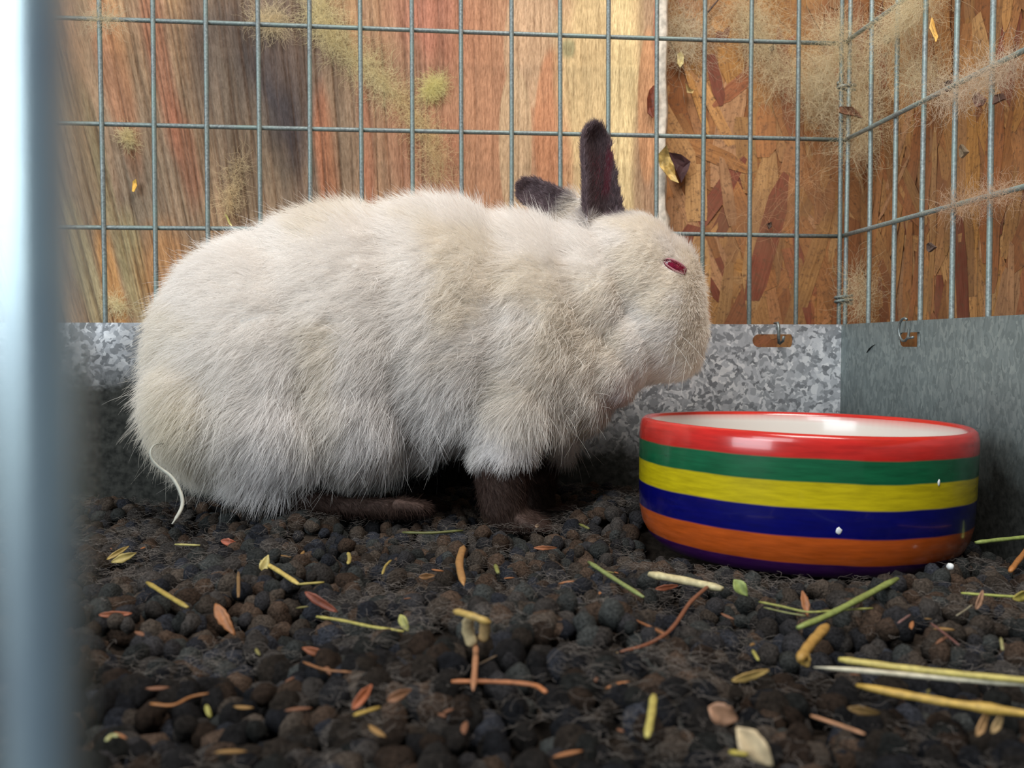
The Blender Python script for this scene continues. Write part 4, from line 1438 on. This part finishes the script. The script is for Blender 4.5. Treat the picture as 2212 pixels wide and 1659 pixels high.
husk(1178, 1183, 50, 8, 0, (186, 110, 60), 'thin orange sliver right of the fore paw')
S([(845, 1210), (832, 1222), (826, 1240)], 6, (186, 160, 70), 'small hooked yellow stem below the belly', .0045)
S([(1070, 1220), (1076, 1238)], 10, (150, 150, 70), 'tiny green tip right of the kinked blade', .0045)
S([(982, 1320, .0160), (1020, 1330, .0165), (1060, 1346, .0150)], 20, (214, 176, 84), 'crumpled yellow top strip of the torn straw in the centre', .0085, taper=.5)
S([(1012, 1334, .0150), (1010, 1365, .0110), (1022, 1396, .0078)], 26, (232, 206, 150), 'left pale tail of the torn straw in the centre', .007, flat=.3)
S([(1046, 1336, .0145), (1048, 1364, .0110), (1042, 1386, .0085)], 24, (226, 186, 120), 'right pale tail of the torn straw in the centre', .0075, flat=.3)
S([(1028, 1392), (1027, 1430), (1022, 1492)], 13, (200, 136, 90), 'upright orange stem under the torn straw', .0075, taper=.3)
S([(975, 1472), (1040, 1472), (1110, 1474), (1160, 1480), (1180, 1496)], 13, (196, 118, 60), 'long orange stem lying across under the upright orange stem', .0065)
husk(968, 1466, 20, 18, 60, (220, 200, 160), 'small cream crumb at the left end of the long orange stem')
S([(1035, 1435), (1075, 1415)], 5, (130, 108, 84), 'thin grey-brown stem branching from the upright orange stem', .006)
husk(782, 1505, 60, 22, 50, (206, 108, 52), 'bright orange husk in the lower left foreground', .006)
S([(765, 1545), (820, 1528)], 12, (206, 168, 60), 'yellow stem beneath the bright orange husk', .006)
husk(862, 1500, 56, 20, 22, (170, 112, 70), 'tan husk right of the bright orange one', .005)
husk(694, 1410, 84, 16, -14, (170, 92, 44), 'dull orange husk left of centre, above the brown stem')
S([(655, 1430), (700, 1448), (760, 1452)], 7, (160, 104, 56), 'curved brown stem left of centre', .005)
S([(325, 1520), (375, 1526), (410, 1505), (450, 1498)], 8, (190, 122, 56), 'wavy orange stem low near the left bar', .006)
husk(452, 1536, 26, 9, -60, (200, 186, 70), 'tiny yellow fleck below the wavy orange stem')
S([(230, 1600), (240, 1588), (256, 1590)], 10, (200, 200, 130), 'yellow-white bent bit at the bottom by the left bar', .006)
S([(1412, 1502), (1408, 1540), (1398, 1592)], 18, (212, 196, 90), 'upright yellow stalk in the bottom middle foreground', .0065)
S([(1728, 1424), (1745, 1398), (1765, 1375), (1786, 1352)], 24, (206, 156, 60), 'plump ochre pod piece right of centre in front of the bowl', .008, name='hay_pod', flat=.85, taper=.6, group='plump hay pods')
husk(1736, 1424, 34, 28, -60, (212, 166, 60), 'short ochre knob at the lower end of the plump pod', .007, 'hay_pod', 'plump hay pods')
husk(1738, 1304, 50, 15, -85, (196, 122, 66), 'small orange grain husk standing in front of the bowl', .006)
husk(1620, 1458, 84, 17, 14, (220, 180, 90), 'yellow husk with orange tip left of the long straws', .0065)
S([(1626, 1405), (1638, 1426)], 8, (196, 186, 80), 'tiny yellow stem above the orange tipped husk', .006)
S([(1812, 1424), (1900, 1436), (2010, 1450), (2110, 1460), (2260, 1474)], 20, (226, 206, 100), 'upper long yellow straw entering from the right edge', .0085, taper=.6)
S([(1758, 1441), (1880, 1450), (2000, 1462), (2120, 1472), (2260, 1482)], 16, (232, 222, 190), 'long cream white straw just under the upper yellow one', .0075, taper=.15)
S([(1850, 1480), (1950, 1500), (2060, 1520), (2135, 1530), (2260, 1548)], 24, (222, 178, 60), 'lower long golden straw with a joint, entering from the right edge', .0085, taper=.35, joint=.72)
husk(2120, 1560, 62, 18, 55, (200, 150, 90), 'tan blade left under the joint of the lower golden straw', .006, 'hay_leaf', 'hay leaves on the droppings')
husk(2152, 1560, 52, 18, 50, (214, 172, 110), 'tan blade right under the joint of the lower golden straw', .0062, 'hay_leaf', 'hay leaves on the droppings')
husk(1562, 1540, 66, 46, -20, (206, 150, 110), 'round pinkish tan husk in the lower right foreground', .006)
husk(1630, 1612, 100, 52, -45, (232, 204, 156), 'large pale cream husk at the bottom edge', .0065)
S([(1575, 1624), (1615, 1630)], 14, (196, 176, 50), 'yellow stem bit left of the large cream husk', .006)
S([(1752, 1546), (1810, 1565), (1868, 1586)], 10, (206, 146, 100), 'thin pink-tan stem right of the round husk', .0065)
husk(1866, 1534, 70, 16, -8, (140, 106, 50), 'dull olive-brown husk under the lower golden straw')
S([(1535, 1262), (1490, 1300), (1462, 1345), (1440, 1370), (1395, 1395), (1340, 1408)], 10, (150, 88, 56), 'long curved brown stem left of centre right, running from the cream straw', .0055)
S([(1362, 1336), (1400, 1352), (1440, 1372)], 8, (160, 98, 52), 'short brown stem joining the long curved brown one', .005)
S([(1332, 1410), (1375, 1402)], 8, (176, 140, 84), 'pale end bit under the long curved brown stem', .005)
husk(1440, 1268, 50, 12, 8, (170, 88, 48), 'small rusty fleck under the cream straw piece')
S([(2108, 1172), (2160, 1166), (2240, 1158)], 13, (170, 186, 90), 'green stalk at the right edge behind the bowl', .007)
S([(2182, 1234), (2200, 1210), (2225, 1180)], 13, (206, 130, 50), 'orange stalk at the right edge below the green one', .007)
S([(2076, 1281), (2140, 1286), (2250, 1292)], 8, (190, 196, 84), 'thin yellow-green stem at the right edge', .006)
husk(2114, 1296, 44, 14, 58, (190, 140, 104), 'small tan blade hanging under the thin yellow-green stem', .0055, 'hay_leaf', 'hay leaves on the droppings')
S([(2066, 1330), (2085, 1318), (2100, 1306)], 4, (170, 160, 130), 'hair-thin pale stem below the small tan blade', .005)
husk(2204, 1286, 40, 22, 20, (214, 190, 70), 'yellow leaf end on the right edge at the thin stem', .007, 'hay_leaf', 'hay leaves on the droppings')
S([(2010, 1346), (2040, 1368), (2072, 1394)], 6, (130, 84, 76), 'thin reddish stem at the right, above the long straws', .0055)
S([(1940, 1346), (1966, 1328)], 6, (150, 110, 104), 'short pinkish grey stem right of the green stalks', .0055)
S([(2162, 1378), (2166, 1404)], 7, (176, 170, 110), 'tiny pale upright stem at the right', .005)
husk(1160, 1136, 10, 6, 0, (150, 120, 90), 'tiny tan crumb by the fore paw')
S([(870, 1150), (930, 1152), (1000, 1146)], 9, (110, 112, 56), 'dark green blade beneath the rabbit belly', .0045)
S([(1252, 1132), (1272, 1142)], 8, (126, 126, 60), 'dim green scrap left of the bowl foot', .0045)
husk(1285, 1063, 18, 8, 0, (186, 110, 60), 'tiny orange speck beneath the rabbit chin')
S([(1300, 1092), (1335, 1090)], 5, (126, 116, 100), 'thin grey stem lying beneath the rabbit chin', .004)
S([(1170, 1335), (1200, 1345), (1215, 1352)], 7, (170, 120, 60), 'small orange-yellow stem at the centre right', .005)
husk(1204, 1352, 22, 16, 80, (180, 110, 66), 'small orange scrap at the centre right')
S([(1268, 1350), (1300, 1338)], 7, (140, 126, 62), 'short olive stem right of the small orange scrap', .005)
husk(922, 1244, 34, 12, 4, (170, 116, 60), 'small orange bit left of the kinked blade')

# white crumb right of the bowl foot
bm = bmesh.new(); bmesh.ops.create_icosphere(bm, subdivisions=2, radius=.00115)
for v in bm.verts: v.co *= 1 + R.uniform(-.15, .15)
wc = link('white_crumb', from_bm('white_crumb', bm), M['white_fleck']); wc.location = PZ(2053, 1224, .0035)
tag(wc, 'round white crumb on the droppings right of the bowl foot', 'crumb')

# small crumbs of hay, nothing tells them apart
cols = [ORG, BRN, (176, 130, 60), (150, 140, 70)]
crumb_me = []
for i in range(4):
    bm = bmesh.new(); bmesh.ops.create_icosphere(bm, subdivisions=2, radius=1)
    for v in bm.verts: v.co = Vector((v.co.x * (1 + .2 * math.sin(v.co.y * 4)), v.co.y * .28, v.co.z * .16))
    me = from_bm('hay_crumb', bm); me.materials.append(hay_mat(cols[i])); crumb_me.append(me)
for k in range(46):
    px, py = R.uniform(240, 2180), 1160 + 470 * R.random() ** 1.1
    if 1380 < px < 2110 and py < 1270: continue
    o = bpy.data.objects.new('hay_crumb', R.choice(crumb_me))
    o.location = PZ(px, py, .0038); o.rotation_euler = (R.uniform(-.3, .3), R.uniform(-.3, .3), R.uniform(0, 6.28))
    o.scale = (R.uniform(.0012, .0026),) * 3
    C.objects.link(o)
    tag(o, 'tiny brown or yellow crumb of hay scattered among the droppings', 'hay crumb', 'tiny hay crumbs among the droppings')

# white string hanging from the rabbit's rump
s_pts = [PY(352, 958, -.118), PY(335, 958, -.12), PY(323, 972, -.122), PY(326, 992, -.122), PY(345, 1012, -.122), PY(368, 1025, -.123), PY(384, 1048, -.125), PY(393, 1072, -.127), PY(396, 1090, -.128), PY(386, 1112, -.131), PY(372, 1132, -.133)]
dense = []
for a, b2 in zip(s_pts[:-1], s_pts[1:]):
    for t in (0, .33, .66): dense.append(a.lerp(b2, t))
dense.append(s_pts[-1])
for _ in range(3):
    dense = [dense[0]] + [(dense[i - 1] + dense[i] * 2 + dense[i + 1]) / 4 for i in range(1, len(dense) - 1)] + [dense[-1]]
st = tube('string', dense, [.0004 + .0006 * min(1, i / len(dense) * 1.2) if i < len(dense) - 2 else .0005 for i in range(len(dense))], simple('white_string', srgb(168, 166, 154), .8, .15), seg=8, flat=.7)
tag(st, 'curved whitish string hanging from the rabbit rump to the floor', 'string')
